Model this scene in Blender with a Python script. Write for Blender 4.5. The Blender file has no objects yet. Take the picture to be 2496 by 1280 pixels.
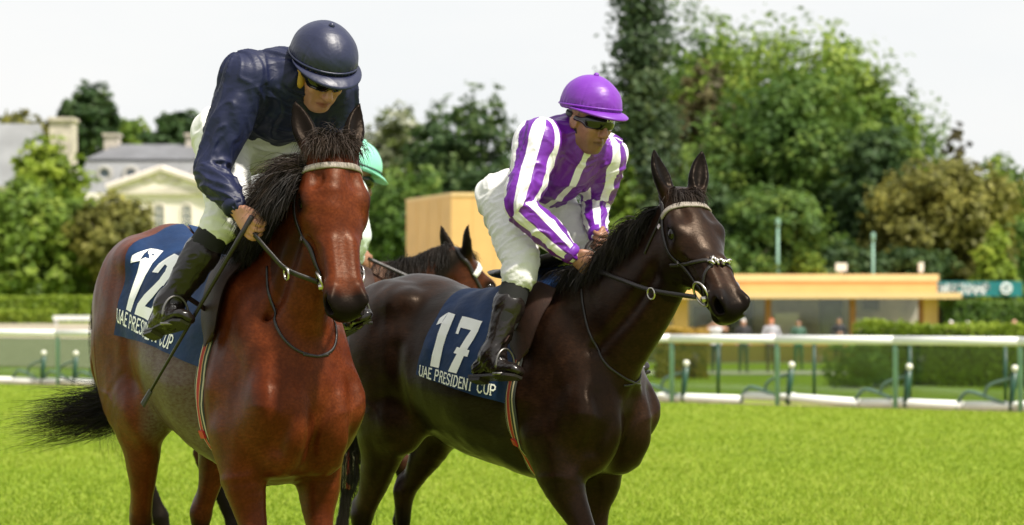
import bpy, bmesh, math, random, sys
import numpy as np
from mathutils import Vector, Matrix

# ------------------------------------------------------------------ camera, world, sun, exposure
SC = bpy.context.scene
COL = SC.collection
FPX = 5896.0            # focal length in photo pixels (2496 wide) = 85 mm on a 36 mm sensor
HC = 1.39               # eye height of the photographer
CX, HY = 1248.0, 754.0  # image centre column and horizon row of the photograph

cam = bpy.data.cameras.new('camera')
cam.lens = 85.04; cam.sensor_width = 36.0
cam.shift_y = (HY - 640.0) / 2496.0
cam.clip_end = 3000.0; cam.clip_start = 0.1
cam.dof.use_dof = True; cam.dof.focus_distance = 8.35; cam.dof.aperture_fstop = 4.0
cam_o = bpy.data.objects.new('camera', cam); COL.objects.link(cam_o)
cam_o.location = (0, 0, HC); cam_o.rotation_euler = (math.radians(90), 0, 0)
SC.camera = cam_o

SUN_EL, SUN_AZ = math.radians(57), math.radians(130)   # azimuth clockwise from +Y (view direction)
world = bpy.data.worlds.new('World'); SC.world = world; world.use_nodes = True
wn = world.node_tree.nodes; wl = world.node_tree.links
for n in list(wn): wn.remove(n)
w_out = wn.new('ShaderNodeOutputWorld'); w_bg = wn.new('ShaderNodeBackground')
sky = wn.new('ShaderNodeTexSky'); sky.sky_type = 'NISHITA'; sky.sun_disc = False
sky.sun_elevation = SUN_EL; sky.sun_rotation = SUN_AZ; sky.air_density = 1.0; sky.dust_density = 3.0
w_bg.inputs['Strength'].default_value = 0.091
# bright thin cloud cover over the whole sky
tc = wn.new('ShaderNodeTexCoord'); mp = wn.new('ShaderNodeMapping'); mp.inputs['Scale'].default_value = (1.0, 1.0, 3.2)
ns = wn.new('ShaderNodeTexNoise'); ns.inputs['Scale'].default_value = 2.6; ns.inputs['Detail'].default_value = 6.0
ns.inputs['Roughness'].default_value = 0.55
cr = wn.new('ShaderNodeValToRGB')
cr.color_ramp.elements[0].position = 0.30; cr.color_ramp.elements[0].color = (7.75, 7.95, 8.05, 1)
cr.color_ramp.elements[1].position = 0.62; cr.color_ramp.elements[1].color = (8.5, 8.45, 8.3, 1)
mx = wn.new('ShaderNodeMix'); mx.data_type = 'RGBA'; mx.inputs['Factor'].default_value = 0.93
wl.new(tc.outputs['Generated'], mp.inputs['Vector']); wl.new(mp.outputs['Vector'], ns.inputs['Vector'])
wl.new(ns.outputs['Fac'], cr.inputs['Fac'])
wl.new(sky.outputs['Color'], mx.inputs['A']); wl.new(cr.outputs['Color'], mx.inputs['B'])
wl.new(mx.outputs['Result'], w_bg.inputs['Color']); wl.new(w_bg.outputs['Background'], w_out.inputs['Surface'])

sun = bpy.data.lights.new('sun', 'SUN'); sun.energy = 5.0; sun.angle = math.radians(4.0); sun.color = (1.0, 0.94, 0.84)
sun_o = bpy.data.objects.new('sun', sun); COL.objects.link(sun_o)
sdir = Vector((math.sin(SUN_AZ) * math.cos(SUN_EL), math.cos(SUN_AZ) * math.cos(SUN_EL), math.sin(SUN_EL)))
sun_o.rotation_euler = sdir.to_track_quat('Z', 'Y').to_euler(); sun_o.location = (20, -20, 30)

SC.view_settings.view_transform = 'Standard'; SC.view_settings.look = 'None'
SC.view_settings.exposure = 0.42; SC.view_settings.gamma = 1.0
SC.view_settings.use_curve_mapping = False
SC.cycles.use_denoising = True
SC.cycles.max_bounces = 6; SC.cycles.transparent_max_bounces = 24
SC.cycles.sample_clamp_indirect = 4.0

# ------------------------------------------------------------------ helpers: objects, meshes, materials
def tag(o, label=None, cat=None, group=None, kind=None):
    if label: o['label'] = label
    if cat: o['category'] = cat
    if group: o['group'] = group
    if kind: o['kind'] = kind
    return o

def empty(name, loc=(0, 0, 0), rz=0.0, scale=1.0, parent=None):
    o = bpy.data.objects.new(name, None); COL.objects.link(o)
    o.location = loc; o.rotation_euler = (0, 0, rz); o.scale = (scale,) * 3
    o.empty_display_size = 0.1
    o.parent = parent
    return o

def link(name, me, mat=None, parent=None, loc=None, rot=None):
    o = bpy.data.objects.new(name, me); COL.objects.link(o)
    if mat is not None and len(me.materials) == 0:
        for m in (mat if isinstance(mat, (list, tuple)) else [mat]): me.materials.append(m)
    if loc is not None: o.location = loc
    if rot is not None: o.rotation_euler = rot
    o.parent = parent
    return o

def mk_mesh(name, V, F, smooth=True, attrs=None, mats=None):
    """V (n,3) array, F (m,3) or (m,4) int array."""
    V = np.asarray(V, np.float32); F = np.asarray(F, np.int32)
    me = bpy.data.meshes.new(name)
    me.vertices.add(len(V)); me.vertices.foreach_set('co', V.ravel())
    k = F.shape[1]
    me.loops.add(F.size); me.loops.foreach_set('vertex_index', F.ravel())
    me.polygons.add(len(F))
    me.polygons.foreach_set('loop_start', np.arange(0, F.size, k, dtype=np.int32))
    me.polygons.foreach_set('loop_total', np.full(len(F), k, np.int32))
    if smooth: me.polygons.foreach_set('use_smooth', np.ones(len(F), bool))
    if mats is not None: me.polygons.foreach_set('material_index', np.asarray(mats, np.int32))
    me.update(calc_edges=True)
    for nm, arr in (attrs or {}).items():
        arr = np.asarray(arr, np.float32)
        if arr.ndim == 1:
            a = me.attributes.new(nm, 'FLOAT', 'POINT'); a.data.foreach_set('value', arr)
        else:
            a = me.attributes.new(nm, 'FLOAT_COLOR', 'POINT')
            a.data.foreach_set('color', np.concatenate([arr, np.ones((len(arr), 1), np.float32)], 1).ravel())
    return me

class NT:
    """small node-tree helper"""
    def __init__(s, name):
        s.m = bpy.data.materials.new(name); s.m.use_nodes = True
        s.n = s.m.node_tree.nodes; s.l = s.m.node_tree.links
        s.b = s.n['Principled BSDF']; s.out = s.n['Material Output']
    def add(s, t, **kw):
        nd = s.n.new(t)
        for k, v in kw.items():
            if k in nd.inputs.keys():
                s.setin(nd, k, v)
            else: setattr(nd, k, v)
        return nd
    def setin(s, nd, k, v):
        if hasattr(v, 'is_output') or isinstance(v, bpy.types.NodeSocket): s.l.new(v, nd.inputs[k])
        else: nd.inputs[k].default_value = v
    def P(s, **kw):
        for k, v in kw.items(): s.setin(s.b, k.replace('_', ' '), v)
    def noise(s, scale, detail=4, rough=0.55, vec=None, dist=0.0):
        nd = s.n.new('ShaderNodeTexNoise'); nd.inputs['Scale'].default_value = scale
        nd.inputs['Detail'].default_value = detail; nd.inputs['Roughness'].default_value = rough
        nd.inputs['Distortion'].default_value = dist
        s.l.new(vec if vec is not None else s.obj(), nd.inputs['Vector'])
        return nd.outputs['Fac']
    def obj(s):
        if not hasattr(s, '_tc'): s._tc = s.n.new('ShaderNodeTexCoord')
        return s._tc.outputs['Object']
    def attr(s, name, out='Color'):
        nd = s.n.new('ShaderNodeAttribute'); nd.attribute_name = name
        return nd.outputs[out]
    def ramp(s, fac, *stops):
        nd = s.n.new('ShaderNodeValToRGB'); s.l.new(fac, nd.inputs['Fac'])
        els = nd.color_ramp.elements
        while len(els) < len(stops): els.new(0.5)
        for e, (p, c) in zip(els, stops):
            e.position = p; e.color = (c if len(c) == 4 else (*c, 1)) if hasattr(c, '__len__') else (c, c, c, 1)
        return nd.outputs['Color']
    def mix(s, fac, a, b, mode='MIX'):
        nd = s.n.new('ShaderNodeMix'); nd.data_type = 'RGBA'; nd.blend_type = mode
        for sock, v in ((nd.inputs['Factor'], fac), (nd.inputs['A'], a), (nd.inputs['B'], b)):
            if isinstance(v, bpy.types.NodeSocket): s.l.new(v, sock)
            else: sock.default_value = v if not hasattr(v, '__len__') else ((*v, 1) if len(v) == 3 else v)
        return nd.outputs['Result']
    def math(s, op, a, b=0.0, c=None):
        nd = s.n.new('ShaderNodeMath'); nd.operation = op
        for i, v in enumerate((a, b) if c is None else (a, b, c)):
            if isinstance(v, bpy.types.NodeSocket): s.l.new(v, nd.inputs[i])
            else: nd.inputs[i].default_value = v
        return nd.outputs[0]
    def bump(s, h, strength=0.3, dist=0.01, normal=None):
        nd = s.n.new('ShaderNodeBump'); nd.inputs['Strength'].default_value = strength
        nd.inputs['Distance'].default_value = dist
        s.l.new(h, nd.inputs['Height'])
        if normal is not None: s.l.new(normal, nd.inputs['Normal'])
        s.l.new(nd.outputs['Normal'], s.b.inputs['Normal'])
        return nd.outputs['Normal']

def simple(name, col, rough=0.5, metal=0.0, spec=0.5, noise=0.0, nscale=8.0, bump=0.0, bscale=60.0):
    t = NT(name); t.P(Roughness=rough, Metallic=metal)
    t.b.inputs['Specular IOR Level'].default_value = spec
    if noise > 0:
        f = t.noise(nscale, 5)
        lo = tuple(c * (1 - noise) for c in col); hi = tuple(min(1, c * (1 + noise)) for c in col)
        t.P(Base_Color=t.ramp(f, (0.3, lo), (0.7, hi)))
    else: t.P(Base_Color=(*col, 1))
    if bump > 0: t.bump(t.noise(bscale, 4), bump, 0.01)
    return t.m

# ------------------------------------------------------------------ picture <-> world
def at(px, py, d):
    """world point seen at photo pixel (px, py) at depth d"""
    return np.array([(px - CX) * d / FPX, d, HC - (py - HY) * d / FPX])

class Frame:
    """a local frame x forward, y left, z up standing on the ground"""
    def __init__(s, X, Y, yaw_deg, scale=1.0):
        # yaw: 0 = facing the camera (-Y), positive turns towards +X (picture right)
        a = math.radians(yaw_deg); s.o = np.array([X, Y, 0.0]); s.k = scale
        s.f = np.array([math.sin(a), -math.cos(a), 0.0]); s.l = np.array([math.cos(a), math.sin(a), 0.0])
        s.rz = math.atan2(s.f[1], s.f[0])
    def local(s, w):
        d = np.asarray(w, float) - s.o
        return np.array([d @ s.f, d @ s.l, d[2]]) / s.k
    def world(s, p):
        p = np.asarray(p, float) * s.k
        return s.o + s.f * p[0] + s.l * p[1] + np.array([0, 0, p[2]])
    def pix(s, p):
        w = s.world(p); return (CX + w[0] * FPX / w[1], HY - (w[2] - HC) * FPX / w[1])
    def on(s, px, py, y):
        """local point where the sight line through the pixel meets the plane (local y = const)"""
        dirv = at(px, py, 1.0) - np.array([0, 0, HC])
        # (dirv*t + C - o).l = y*k
        C = np.array([0, 0, HC])
        t = (y * s.k - (C - s.o) @ s.l) / (dirv @ s.l)
        return s.local(C + dirv * t)
    def ond(s, px, py, d):
        return s.local(at(px, py, d))
    def onx(s, px, py, x):
        dirv = at(px, py, 1.0) - np.array([0, 0, HC]); C = np.array([0, 0, HC])
        t = (x * s.k - (C - s.o) @ s.f) / (dirv @ s.f)
        return s.local(C + dirv * t)

# ------------------------------------------------------------------ implicit surfaces -> one continuous mesh
def unit(v):
    v = np.asarray(v, float); return v / (np.linalg.norm(v) + 1e-12)

def catmull(P, n):
    """resample rows of P (m,k) with a Catmull-Rom spline to n rows"""
    P = np.asarray(P, float); m = len(P)
    if m == 2:
        t = np.linspace(0, 1, n)[:, None]; return P[0] * (1 - t) + P[1] * t
    Q = np.vstack([2 * P[0] - P[1], P, 2 * P[-1] - P[-2]])
    u = np.linspace(0, m - 1 - 1e-9, n); i = u.astype(int); t = (u - i)[:, None]
    p0, p1, p2, p3 = Q[i], Q[i + 1], Q[i + 2], Q[i + 3]
    return 0.5 * (2 * p1 + (p2 - p0) * t + (2 * p0 - 5 * p1 + 4 * p2 - p3) * t ** 2 + (3 * p1 - p0 - 3 * p2 + p3) * t ** 3)

class Field:
    def __init__(s, lo, hi, h):
        s.lo = np.asarray(lo, float); s.h = h
        s.n = np.ceil((np.asarray(hi, float) - s.lo) / h).astype(int) + 1
        s.v = np.full(s.n, 0.5, np.float32)
    def block(s, lo, hi):
        a = np.clip(np.floor((np.asarray(lo) - s.lo) / s.h).astype(int), 0, s.n)
        b = np.clip(np.ceil((np.asarray(hi) - s.lo) / s.h).astype(int) + 1, 0, s.n)
        if np.any(b <= a): return None
        ax = [(s.lo[i] + s.h * np.arange(a[i], b[i])).astype(np.float32) for i in range(3)]
        return tuple(slice(a[i], b[i]) for i in range(3)), ax[0][:, None, None], ax[1][None, :, None], ax[2][None, None, :]
    def merge(s, sl, d, k, mode):
        A = s.v[sl]
        if mode == 'sub':
            d = -d
            if k > 0:
                hh = np.maximum(k - np.abs(A - d), 0) / k
                s.v[sl] = np.maximum(A, d) + hh * hh * k * 0.25
            else: s.v[sl] = np.maximum(A, d)
        else:
            if k > 0:
                hh = np.maximum(k - np.abs(A - d), 0) / k
                s.v[sl] = np.minimum(A, d) - hh * hh * k * 0.25
            else: s.v[sl] = np.minimum(A, d)
    def ell(s, c, r, R=None, k=0.03, mode='add'):
        """ellipsoid: centre, radii, rows of R = local axes"""
        c = np.asarray(c, float); r = np.asarray(r, float)
        R = np.eye(3) if R is None else np.asarray(R, float)
        ext = np.sqrt(((R * r[:, None]) ** 2).sum(0)) + k + 3 * s.h
        bl = s.block(c - ext, c + ext)
        if bl is None: return
        sl, X, Y, Z = bl; X = X - np.float32(c[0]); Y = Y - np.float32(c[1]); Z = Z - np.float32(c[2])
        q = [(np.float32(R[i, 0] / r[i]) * X + np.float32(R[i, 1] / r[i]) * Y + np.float32(R[i, 2] / r[i]) * Z) for i in range(3)]
        k0 = np.sqrt(q[0] ** 2 + q[1] ** 2 + q[2] ** 2)
        k1 = np.sqrt((q[0] / r[0]) ** 2 + (q[1] / r[1]) ** 2 + (q[2] / r[2]) ** 2) + 1e-6
        s.merge(sl, (k0 * (k0 - 1) / k1).astype(np.float32), k, mode)
    def cone_d(s, X, Y, Z, a, b, ra, rb, side):
        ax = b - a; L = np.linalg.norm(ax) + 1e-9; w = ax / L
        u = side - (side @ w) * w; u = u / (np.linalg.norm(u) + 1e-9); v = np.cross(w, u)
        X = X - np.float32(a[0]); Y = Y - np.float32(a[1]); Z = Z - np.float32(a[2])
        f = np.float32
        t = f(w[0]) * X + f(w[1]) * Y + f(w[2]) * Z
        tc = np.clip(t / f(L), 0, 1); e = t - tc * f(L)
        qu = f(u[0]) * X + f(u[1]) * Y + f(u[2]) * Z
        qv = f(v[0]) * X + f(v[1]) * Y + f(v[2]) * Z
        ru = f(ra[0]) + tc * f(rb[0] - ra[0]); rv = f(ra[1]) + tc * f(rb[1] - ra[1])
        rw = np.minimum(ru, rv)
        q0, q1, q2 = qu / ru, qv / rv, e / rw
        k0 = np.sqrt(q0 * q0 + q1 * q1 + q2 * q2)
        k1 = np.sqrt((q0 / ru) ** 2 + (q1 / rv) ** 2 + (q2 / rw) ** 2) + f(1e-6)
        return k0 * (k0 - 1) / k1
    def chain(s, pts, rad, side=(0, 1, 0), k=0.03, n=None, mode='add'):
        """sweep: pts (m,3), rad (m,2) = radius along side, radius across"""
        pts = np.asarray(pts, float)
        rad = np.asarray([(r, r) if not hasattr(r, '__len__') else r for r in rad], float)
        n = n or max(2, 3 * len(pts) - 2)
        Q = catmull(np.hstack([pts, rad]), n); P, R = Q[:, :3], np.maximum(Q[:, 3:], 0.002)
        side = np.asarray(side, float)
        m = R.max() + k + 3 * s.h
        bl = s.block((P - m).min(0), (P + m).max(0))
        if bl is None: return
        sl, X, Y, Z = bl
        d = np.full(s.v[sl].shape, 0.5, np.float32)
        x0, y0, z0 = sl[0].start, sl[1].start, sl[2].start
        for i in range(n - 1):
            mm = max(R[i].max(), R[i + 1].max()) + k + 3 * s.h
            b2 = s.block(np.minimum(P[i], P[i + 1]) - mm, np.maximum(P[i], P[i + 1]) + mm)
            if b2 is None: continue
            s2, X2, Y2, Z2 = b2
            sub = (slice(s2[0].start - x0, s2[0].stop - x0), slice(s2[1].start - y0, s2[1].stop - y0), slice(s2[2].start - z0, s2[2].stop - z0))
            dd = s.cone_d(X2, Y2, Z2, P[i], P[i + 1], R[i], R[i + 1], side)
            d[sub] = np.minimum(d[sub], dd)
        s.merge(sl, d, k, mode)
    def func(s, fn, lo, hi, k=0.0, mode='add'):
        bl = s.block(lo, hi)
        if bl is None: return
        sl, X, Y, Z = bl
        s.merge(sl, fn(X, Y, Z).astype(np.float32), k, mode)
    def mesh(s, smooth=2):
        v = s.v; n = v.shape
        # keep a shell of positive values at the border
        v[0] = v[-1] = 0.5; v[:, 0] = v[:, -1] = 0.5; v[:, :, 0] = v[:, :, -1] = 0.5
        ins = v < 0
        c = np.zeros(tuple(np.array(n) - 1), np.int8)
        for dx in (0, 1):
            for dy in (0, 1):
                for dz in (0, 1):
                    c += ins[dx:n[0] - 1 + dx, dy:n[1] - 1 + dy, dz:n[2] - 1 + dz]
        act = (c > 0) & (c < 8)
        I = np.argwhere(act)
        idx = np.full(act.shape, -1, np.int32); idx[act] = np.arange(len(I), dtype=np.int32)
        corner = {}
        for dx in (0, 1):
            for dy in (0, 1):
                for dz in (0, 1):
                    corner[dx, dy, dz] = v[I[:, 0] + dx, I[:, 1] + dy, I[:, 2] + dz]
        acc = np.zeros((len(I), 3), np.float32); cnt = np.zeros(len(I), np.float32)
        for ax in range(3):
            for p in (0, 1):
                for q in (0, 1):
                    a = [0, 0, 0]; a[(ax + 1) % 3] = p; a[(ax + 2) % 3] = q; b = list(a); b[ax] = 1
                    va, vb = corner[tuple(a)], corner[tuple(b)]
                    cr_ = (va < 0) != (vb < 0)
                    t = np.where(cr_, va / np.where(cr_, va - vb, 1), 0)
                    pt = np.tile(np.array(a, np.float32), (len(I), 1)); pt[:, ax] = t
                    acc[cr_] += pt[cr_]; cnt[cr_] += 1
        V = (I + acc / cnt[:, None]) * s.h + s.lo
        quads = []
        for ax in range(3):
            a1, a2 = (ax + 1) % 3, (ax + 2) % 3
            sl0 = [slice(None)] * 3; sl1 = [slice(None)] * 3
            sl0[ax] = slice(0, n[ax] - 1); sl1[ax] = slice(1, n[ax])
            A, B = ins[tuple(sl0)], ins[tuple(sl1)]
            E = np.argwhere(A != B)
            E = E[(E[:, a1] > 0) & (E[:, a2] > 0) & (E[:, a1] < n[a1] - 1) & (E[:, a2] < n[a2] - 1)]
            flip = A[E[:, 0], E[:, 1], E[:, 2]]
            def cell(o1, o2):
                J = E.copy(); J[:, a1] -= o1; J[:, a2] -= o2
                return idx[J[:, 0], J[:, 1], J[:, 2]]
            q = np.stack([cell(1, 1), cell(0, 1), cell(0, 0), cell(1, 0)], 1)
            q[~flip] = q[~flip][:, ::-1]
            quads.append(q)
        F = np.vstack(quads)
        for _ in range(smooth): V = lap(V, F, 0.5)
        return V, F

def lap(V, F, f=0.5, w=None):
    acc = np.zeros_like(V); cnt = np.zeros(len(V))
    k = F.shape[1]
    for i in range(k):
        a, b = F[:, i], F[:, (i + 1) % k]
        for c in range(3):
            acc[:, c] += np.bincount(a, V[b, c], len(V)) + np.bincount(b, V[a, c], len(V))
        cnt += np.bincount(a, minlength=len(V)) + np.bincount(b, minlength=len(V))
    cnt[cnt == 0] = 1
    T = acc / cnt[:, None]
    if w is not None: f = (f * w)[:, None]
    return V + (T - V) * f

def vnoise(P, scale, seed=0):
    """smooth value noise for (n,3) points, range about -1..1"""
    rng = np.random.default_rng(seed); T = rng.uniform(-1, 1, (32, 32, 32)).astype(np.float32)
    Q = np.asarray(P) * scale + 100.37; i = np.floor(Q).astype(int); f = Q - i; f = f * f * (3 - 2 * f)
    out = 0
    for dx in (0, 1):
        for dy in (0, 1):
            for dz in (0, 1):
                w = (f[:, 0] if dx else 1 - f[:, 0]) * (f[:, 1] if dy else 1 - f[:, 1]) * (f[:, 2] if dz else 1 - f[:, 2])
                out = out + w * T[(i[:, 0] + dx) % 32, (i[:, 1] + dy) % 32, (i[:, 2] + dz) % 32]
    return out

def vnormals(V, F):
    N = np.zeros_like(V)
    fn = np.cross(V[F[:, 2]] - V[F[:, 0]], V[F[:, -1]] - V[F[:, 1]])
    for i in range(F.shape[1]):
        for c in range(3): N[:, c] += np.bincount(F[:, i], fn[:, c], len(V))
    return N / (np.linalg.norm(N, axis=1)[:, None] + 1e-12)

# ------------------------------------------------------------------ small solid shapes
class MB:
    """collects boxes, tubes and polygons into ONE mesh"""
    def __init__(s): s.V = []; s.F = []; s.M = []; s.n = 0
    def add(s, V, F, mat=0):
        V = [tuple(map(float, v)) for v in V]
        s.V += V; s.F += [tuple(int(i) + s.n for i in f) for f in F]; s.M += [mat] * len(F); s.n += len(V)
        return s
    def box(s, c, size, R=None, mat=0):
        c = np.asarray(c, float); h = np.asarray(size, float) / 2
        pts = np.array([[x, y, z] for x in (-1, 1) for y in (-1, 1) for z in (-1, 1)]) * h
        if R is not None: pts = pts @ np.asarray(R)
        return s.add(pts + c, [(0, 1, 3, 2), (4, 6, 7, 5), (0, 4, 5, 1), (2, 3, 7, 6), (0, 2, 6, 4), (1, 5, 7, 3)], mat)
    def tube(s, pts, rad, seg=8, cap=True, side=None, flat=1.0, mat=0, n=None):
        """swept tube; flat<1 squeezes it across the side direction"""
        pts = np.asarray(pts, float); m = len(pts)
        rad = np.full(m, rad) if not hasattr(rad, '__len__') else np.asarray(rad, float)
        if n: Q = catmull(np.hstack([pts, rad[:, None]]), n); pts, rad, m = Q[:, :3], Q[:, 3], n
        T = np.gradient(pts, axis=0); T /= np.linalg.norm(T, axis=1)[:, None] + 1e-12
        ref = np.asarray(side, float) if side is not None else (np.array([0, 0, 1.0]) if abs(T[0, 2]) < 0.9 else np.array([1.0, 0, 0]))
        V = []
        u = None
        for i in range(m):
            r = ref if side is not None or u is None else u
            u = r - (r @ T[i]) * T[i]; u /= np.linalg.norm(u) + 1e-12
            w = np.cross(T[i], u)
            for j in range(seg):
                a = 2 * math.pi * j / seg
                V.append(pts[i] + rad[i] * (math.cos(a) * u + flat * math.sin(a) * w))
        F = [(i * seg + j, i * seg + (j + 1) % seg, (i + 1) * seg + (j + 1) % seg, (i + 1) * seg + j) for i in range(m - 1) for j in range(seg)]
        if cap: F += [tuple(range(seg))[::-1], tuple((m - 1) * seg + j for j in range(seg))]
        return s.add(V, F, mat)
    def ring(s, c, axis, R, r, seg=28, sub=8, R2=None, up=(0, 0, 1)):
        axis = unit(axis); up = np.asarray(up, float); u = unit(up - (up @ axis) * axis); w = np.cross(axis, u); R2 = R2 or R
        V = []; F = []
        for i in range(seg):
            a = 2 * math.pi * i / seg; d = math.cos(a) * u * R + math.sin(a) * w * R2; dn = unit(d)
            for j in range(sub):
                b = 2 * math.pi * j / sub
                V.append(np.asarray(c) + d + r * (math.cos(b) * dn + math.sin(b) * axis))
        for i in range(seg):
            for j in range(sub):
                F.append((i * sub + j, ((i + 1) % seg) * sub + j, ((i + 1) % seg) * sub + (j + 1) % sub, i * sub + (j + 1) % sub))
        return s.add(V, F)
    def sphere(s, c, r, seg=12, rings=8, mat=0):
        r = np.asarray(r if hasattr(r, '__len__') else (r, r, r), float); V = []; F = []
        for i in range(rings + 1):
            a = math.pi * i / rings
            for j in range(seg):
                b = 2 * math.pi * j / seg
                V.append(np.asarray(c) + r * np.array([math.sin(a) * math.cos(b), math.sin(a) * math.sin(b), math.cos(a)]))
        for i in range(rings):
            for j in range(seg):
                F.append((i * seg + j, (i + 1) * seg + j, (i + 1) * seg + (j + 1) % seg, i * seg + (j + 1) % seg))
        return s.add(V, F, mat)
    def prism(s, poly, axis_from, axis_to, mat=0):
        """polygon (list of 3D points) swept by a vector"""
        P = [np.asarray(p, float) for p in poly]; d = np.asarray(axis_to, float) - np.asarray(axis_from, float); n = len(P)
        V = P + [p + d for p in P]
        F = [tuple(range(n))[::-1], tuple(range(n, 2 * n))] + [(i, (i + 1) % n, n + (i + 1) % n, n + i) for i in range(n)]
        return s.add(V, F, mat)
    def mesh(s, name, smooth=False, fix=True):
        me = bpy.data.meshes.new(name); me.from_pydata(s.V, [], s.F)
        me.polygons.foreach_set('material_index', np.asarray(s.M, np.int32))
        if fix:
            bm = bmesh.new(); bm.from_mesh(me); bmesh.ops.recalc_face_normals(bm, faces=bm.faces); bm.to_mesh(me); bm.free()
        me.polygons.foreach_set('use_smooth', np.full(len(me.polygons), smooth, bool)); me.update()
        return me
    def build(s, name, mat, parent=None, smooth=False):
        return link(name, s.mesh(name, smooth), mat, parent)

# --- glyphs: stroke letters with serifs, drawn as polygons in a unit box
GL = {
 'U': [[(.12, 1), (.12, .30), (.25, .06), (.45, .0), (.62, .06), (.74, .30), (.74, 1)]], 'A': [[(.0, 0), (.40, 1), (.80, 0)], [(.16, .36), (.64, .36)]],
 'E': [[(.62, 1), (.12, 1), (.12, 0), (.66, 0)], [(.12, .52), (.52, .52)]], 'P': [[(.12, 0), (.12, 1), (.5, 1), (.68, .86), (.68, .64), (.5, .48), (.12, .48)]],
 'R': [[(.12, 0), (.12, 1), (.5, 1), (.66, .87), (.66, .66), (.5, .52), (.12, .52)], [(.42, .52), (.74, 0)]],
 'S': [[(.62, .84), (.48, 1), (.24, 1), (.10, .84), (.12, .66), (.60, .36), (.62, .16), (.46, 0), (.20, 0), (.06, .16)]],
 'I': [[(.16, 0), (.16, 1)]], 'D': [[(.12, 0), (.12, 1), (.44, 1), (.68, .80), (.72, .5), (.68, .2), (.44, 0), (.12, 0)]],
 'N': [[(.10, 0), (.10, 1), (.72, 0), (.72, 1)]], 'T': [[(.0, 1), (.72, 1)], [(.36, 1), (.36, 0)]],
 'C': [[(.70, .82), (.52, 1), (.30, 1), (.10, .78), (.06, .5), (.10, .22), (.30, 0), (.52, 0), (.70, .18)]],
 'L': [[(.12, 1), (.12, 0), (.62, 0)]], 'O': [[(.38, 1), (.14, .86), (.05, .5), (.14, .14), (.38, 0), (.62, .14), (.71, .5), (.62, .86), (.38, 1)]],
 'G': [[(.70, .82), (.52, 1), (.30, 1), (.10, .78), (.06, .5), (.10, .22), (.30, 0), (.54, 0), (.70, .16), (.70, .46), (.44, .46)]],
 'H': [[(.12, 0), (.12, 1)], [(.70, 0), (.70, 1)], [(.12, .52), (.70, .52)]], 'M': [[(.08, 0), (.12, 1), (.46, .2), (.80, 1), (.84, 0)]],
 'B': [[(.12, 0), (.12, 1), (.46, 1), (.6, .88), (.6, .66), (.46, .53), (.12, .53)], [(.46, .53), (.66, .40), (.66, .14), (.5, 0), (.12, 0)]],
 'W': [[(.0, 1), (.22, 0), (.45, .8), (.68, 0), (.9, 1)]]}
SER = {'U': [(.12, 1), (.74, 1)], 'A': [(.0, 0), (.80, 0)], 'E': [], 'P': [(.12, 0)], 'R': [(.12, 0), (.74, 0)], 'I': [(.16, 0), (.16, 1)], 'N': [(.10, 0), (.72, 1)], 'T': [(.36, 0)], 'D': [], 'S': [], 'C': []}
ADV = {'I': .42, ' ': .45, 'E': .80, 'S': .82, 'M': 1.05, 'W': 1.05, 'L': .78}
def stroke_quads(pl, w):
    out = []
    for (x0, y0), (x1, y1) in zip(pl[:-1], pl[1:]):
        L = math.hypot(x1 - x0, y1 - y0); ux, uy = (x1 - x0) / L, (y1 - y0) / L; e = w * .42
        out.append([(x0 - ux * e - uy * w / 2, y0 - uy * e + ux * w / 2), (x1 + ux * e - uy * w / 2, y1 + uy * e + ux * w / 2),
                    (x1 + ux * e + uy * w / 2, y1 + uy * e - ux * w / 2), (x0 - ux * e + uy * w / 2, y0 - uy * e - ux * w / 2)])
    return out
def letter_quads(ch, w=.15, serif=True):
    q = []
    for pl in GL[ch]: q += stroke_quads(pl, w)
    if serif:
        for (x, y) in SER.get(ch, []): q.append([(x - .15, y - .04), (x + .15, y - .04), (x + .15, y + .04), (x - .15, y + .04)])
    return q

# ------------------------------------------------------------------ terrain
def gz(X, Y):
    """height of the ground: flat turf track, beyond the rail it falls away on the right and rises on the left"""
    X = np.asarray(X, float); Y = np.asarray(Y, float)
    rail = 45.0 - (X + 9.53) * .7547
    beyond = np.clip((Y - rail - 4.0) / 30.0, 0, 1); s = beyond * beyond * (3 - 2 * beyond)
    left = np.clip((-X - 2.0 * Y / 60) / (8.0 * Y / 60 + 1e-6), 0, 1); left = left * left * (3 - 2 * left)
    return s * (-.66 * (1 - left) + .85 * left)
gy = np.concatenate([np.linspace(-60, 10, 8), np.linspace(12, 130, 120), np.linspace(135, 400, 40), np.array([500, 700, 1000, 1600, 2400])])
gx = np.concatenate([np.array([-1500, -900, -500, -300, -200, -140]), np.linspace(-100, 100, 121), np.array([140, 200, 300, 500, 900, 1500])])
XX, YY = np.meshgrid(gx, gy, indexing='ij'); Vg = np.stack([XX, YY, gz(XX, YY)], -1).reshape(-1, 3); ny = len(gy)
ii, jj = np.meshgrid(np.arange(len(gx) - 1), np.arange(ny - 1), indexing='ij'); b_ = (ii * ny + jj).ravel()
Fg = np.stack([b_, b_ + ny, b_ + ny + 1, b_ + 1], 1)
t = NT('turf')
big = t.noise(.35, 4); mid = t.noise(3.0, 5); fine = t.noise(60, 4, .7)
col = t.ramp(mid, (.28, (.17, .255, .014)), (.72, (.265, .365, .028)))
col = t.mix(t.ramp(big, (.35, .0), (.7, .55)), col, (.33, .36, .050))
col = t.mix(t.ramp(fine, (.35, .0), (.75, .5)), col, (.14, .19, .016))
t.P(Base_Color=col, Roughness=.85); t.b.inputs['Specular IOR Level'].default_value = .15
t.bump(fine, .6, .05)
M_TURF = t.m
tag(link('ground', mk_mesh('ground', Vg, Fg), M_TURF), kind='structure')

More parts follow.
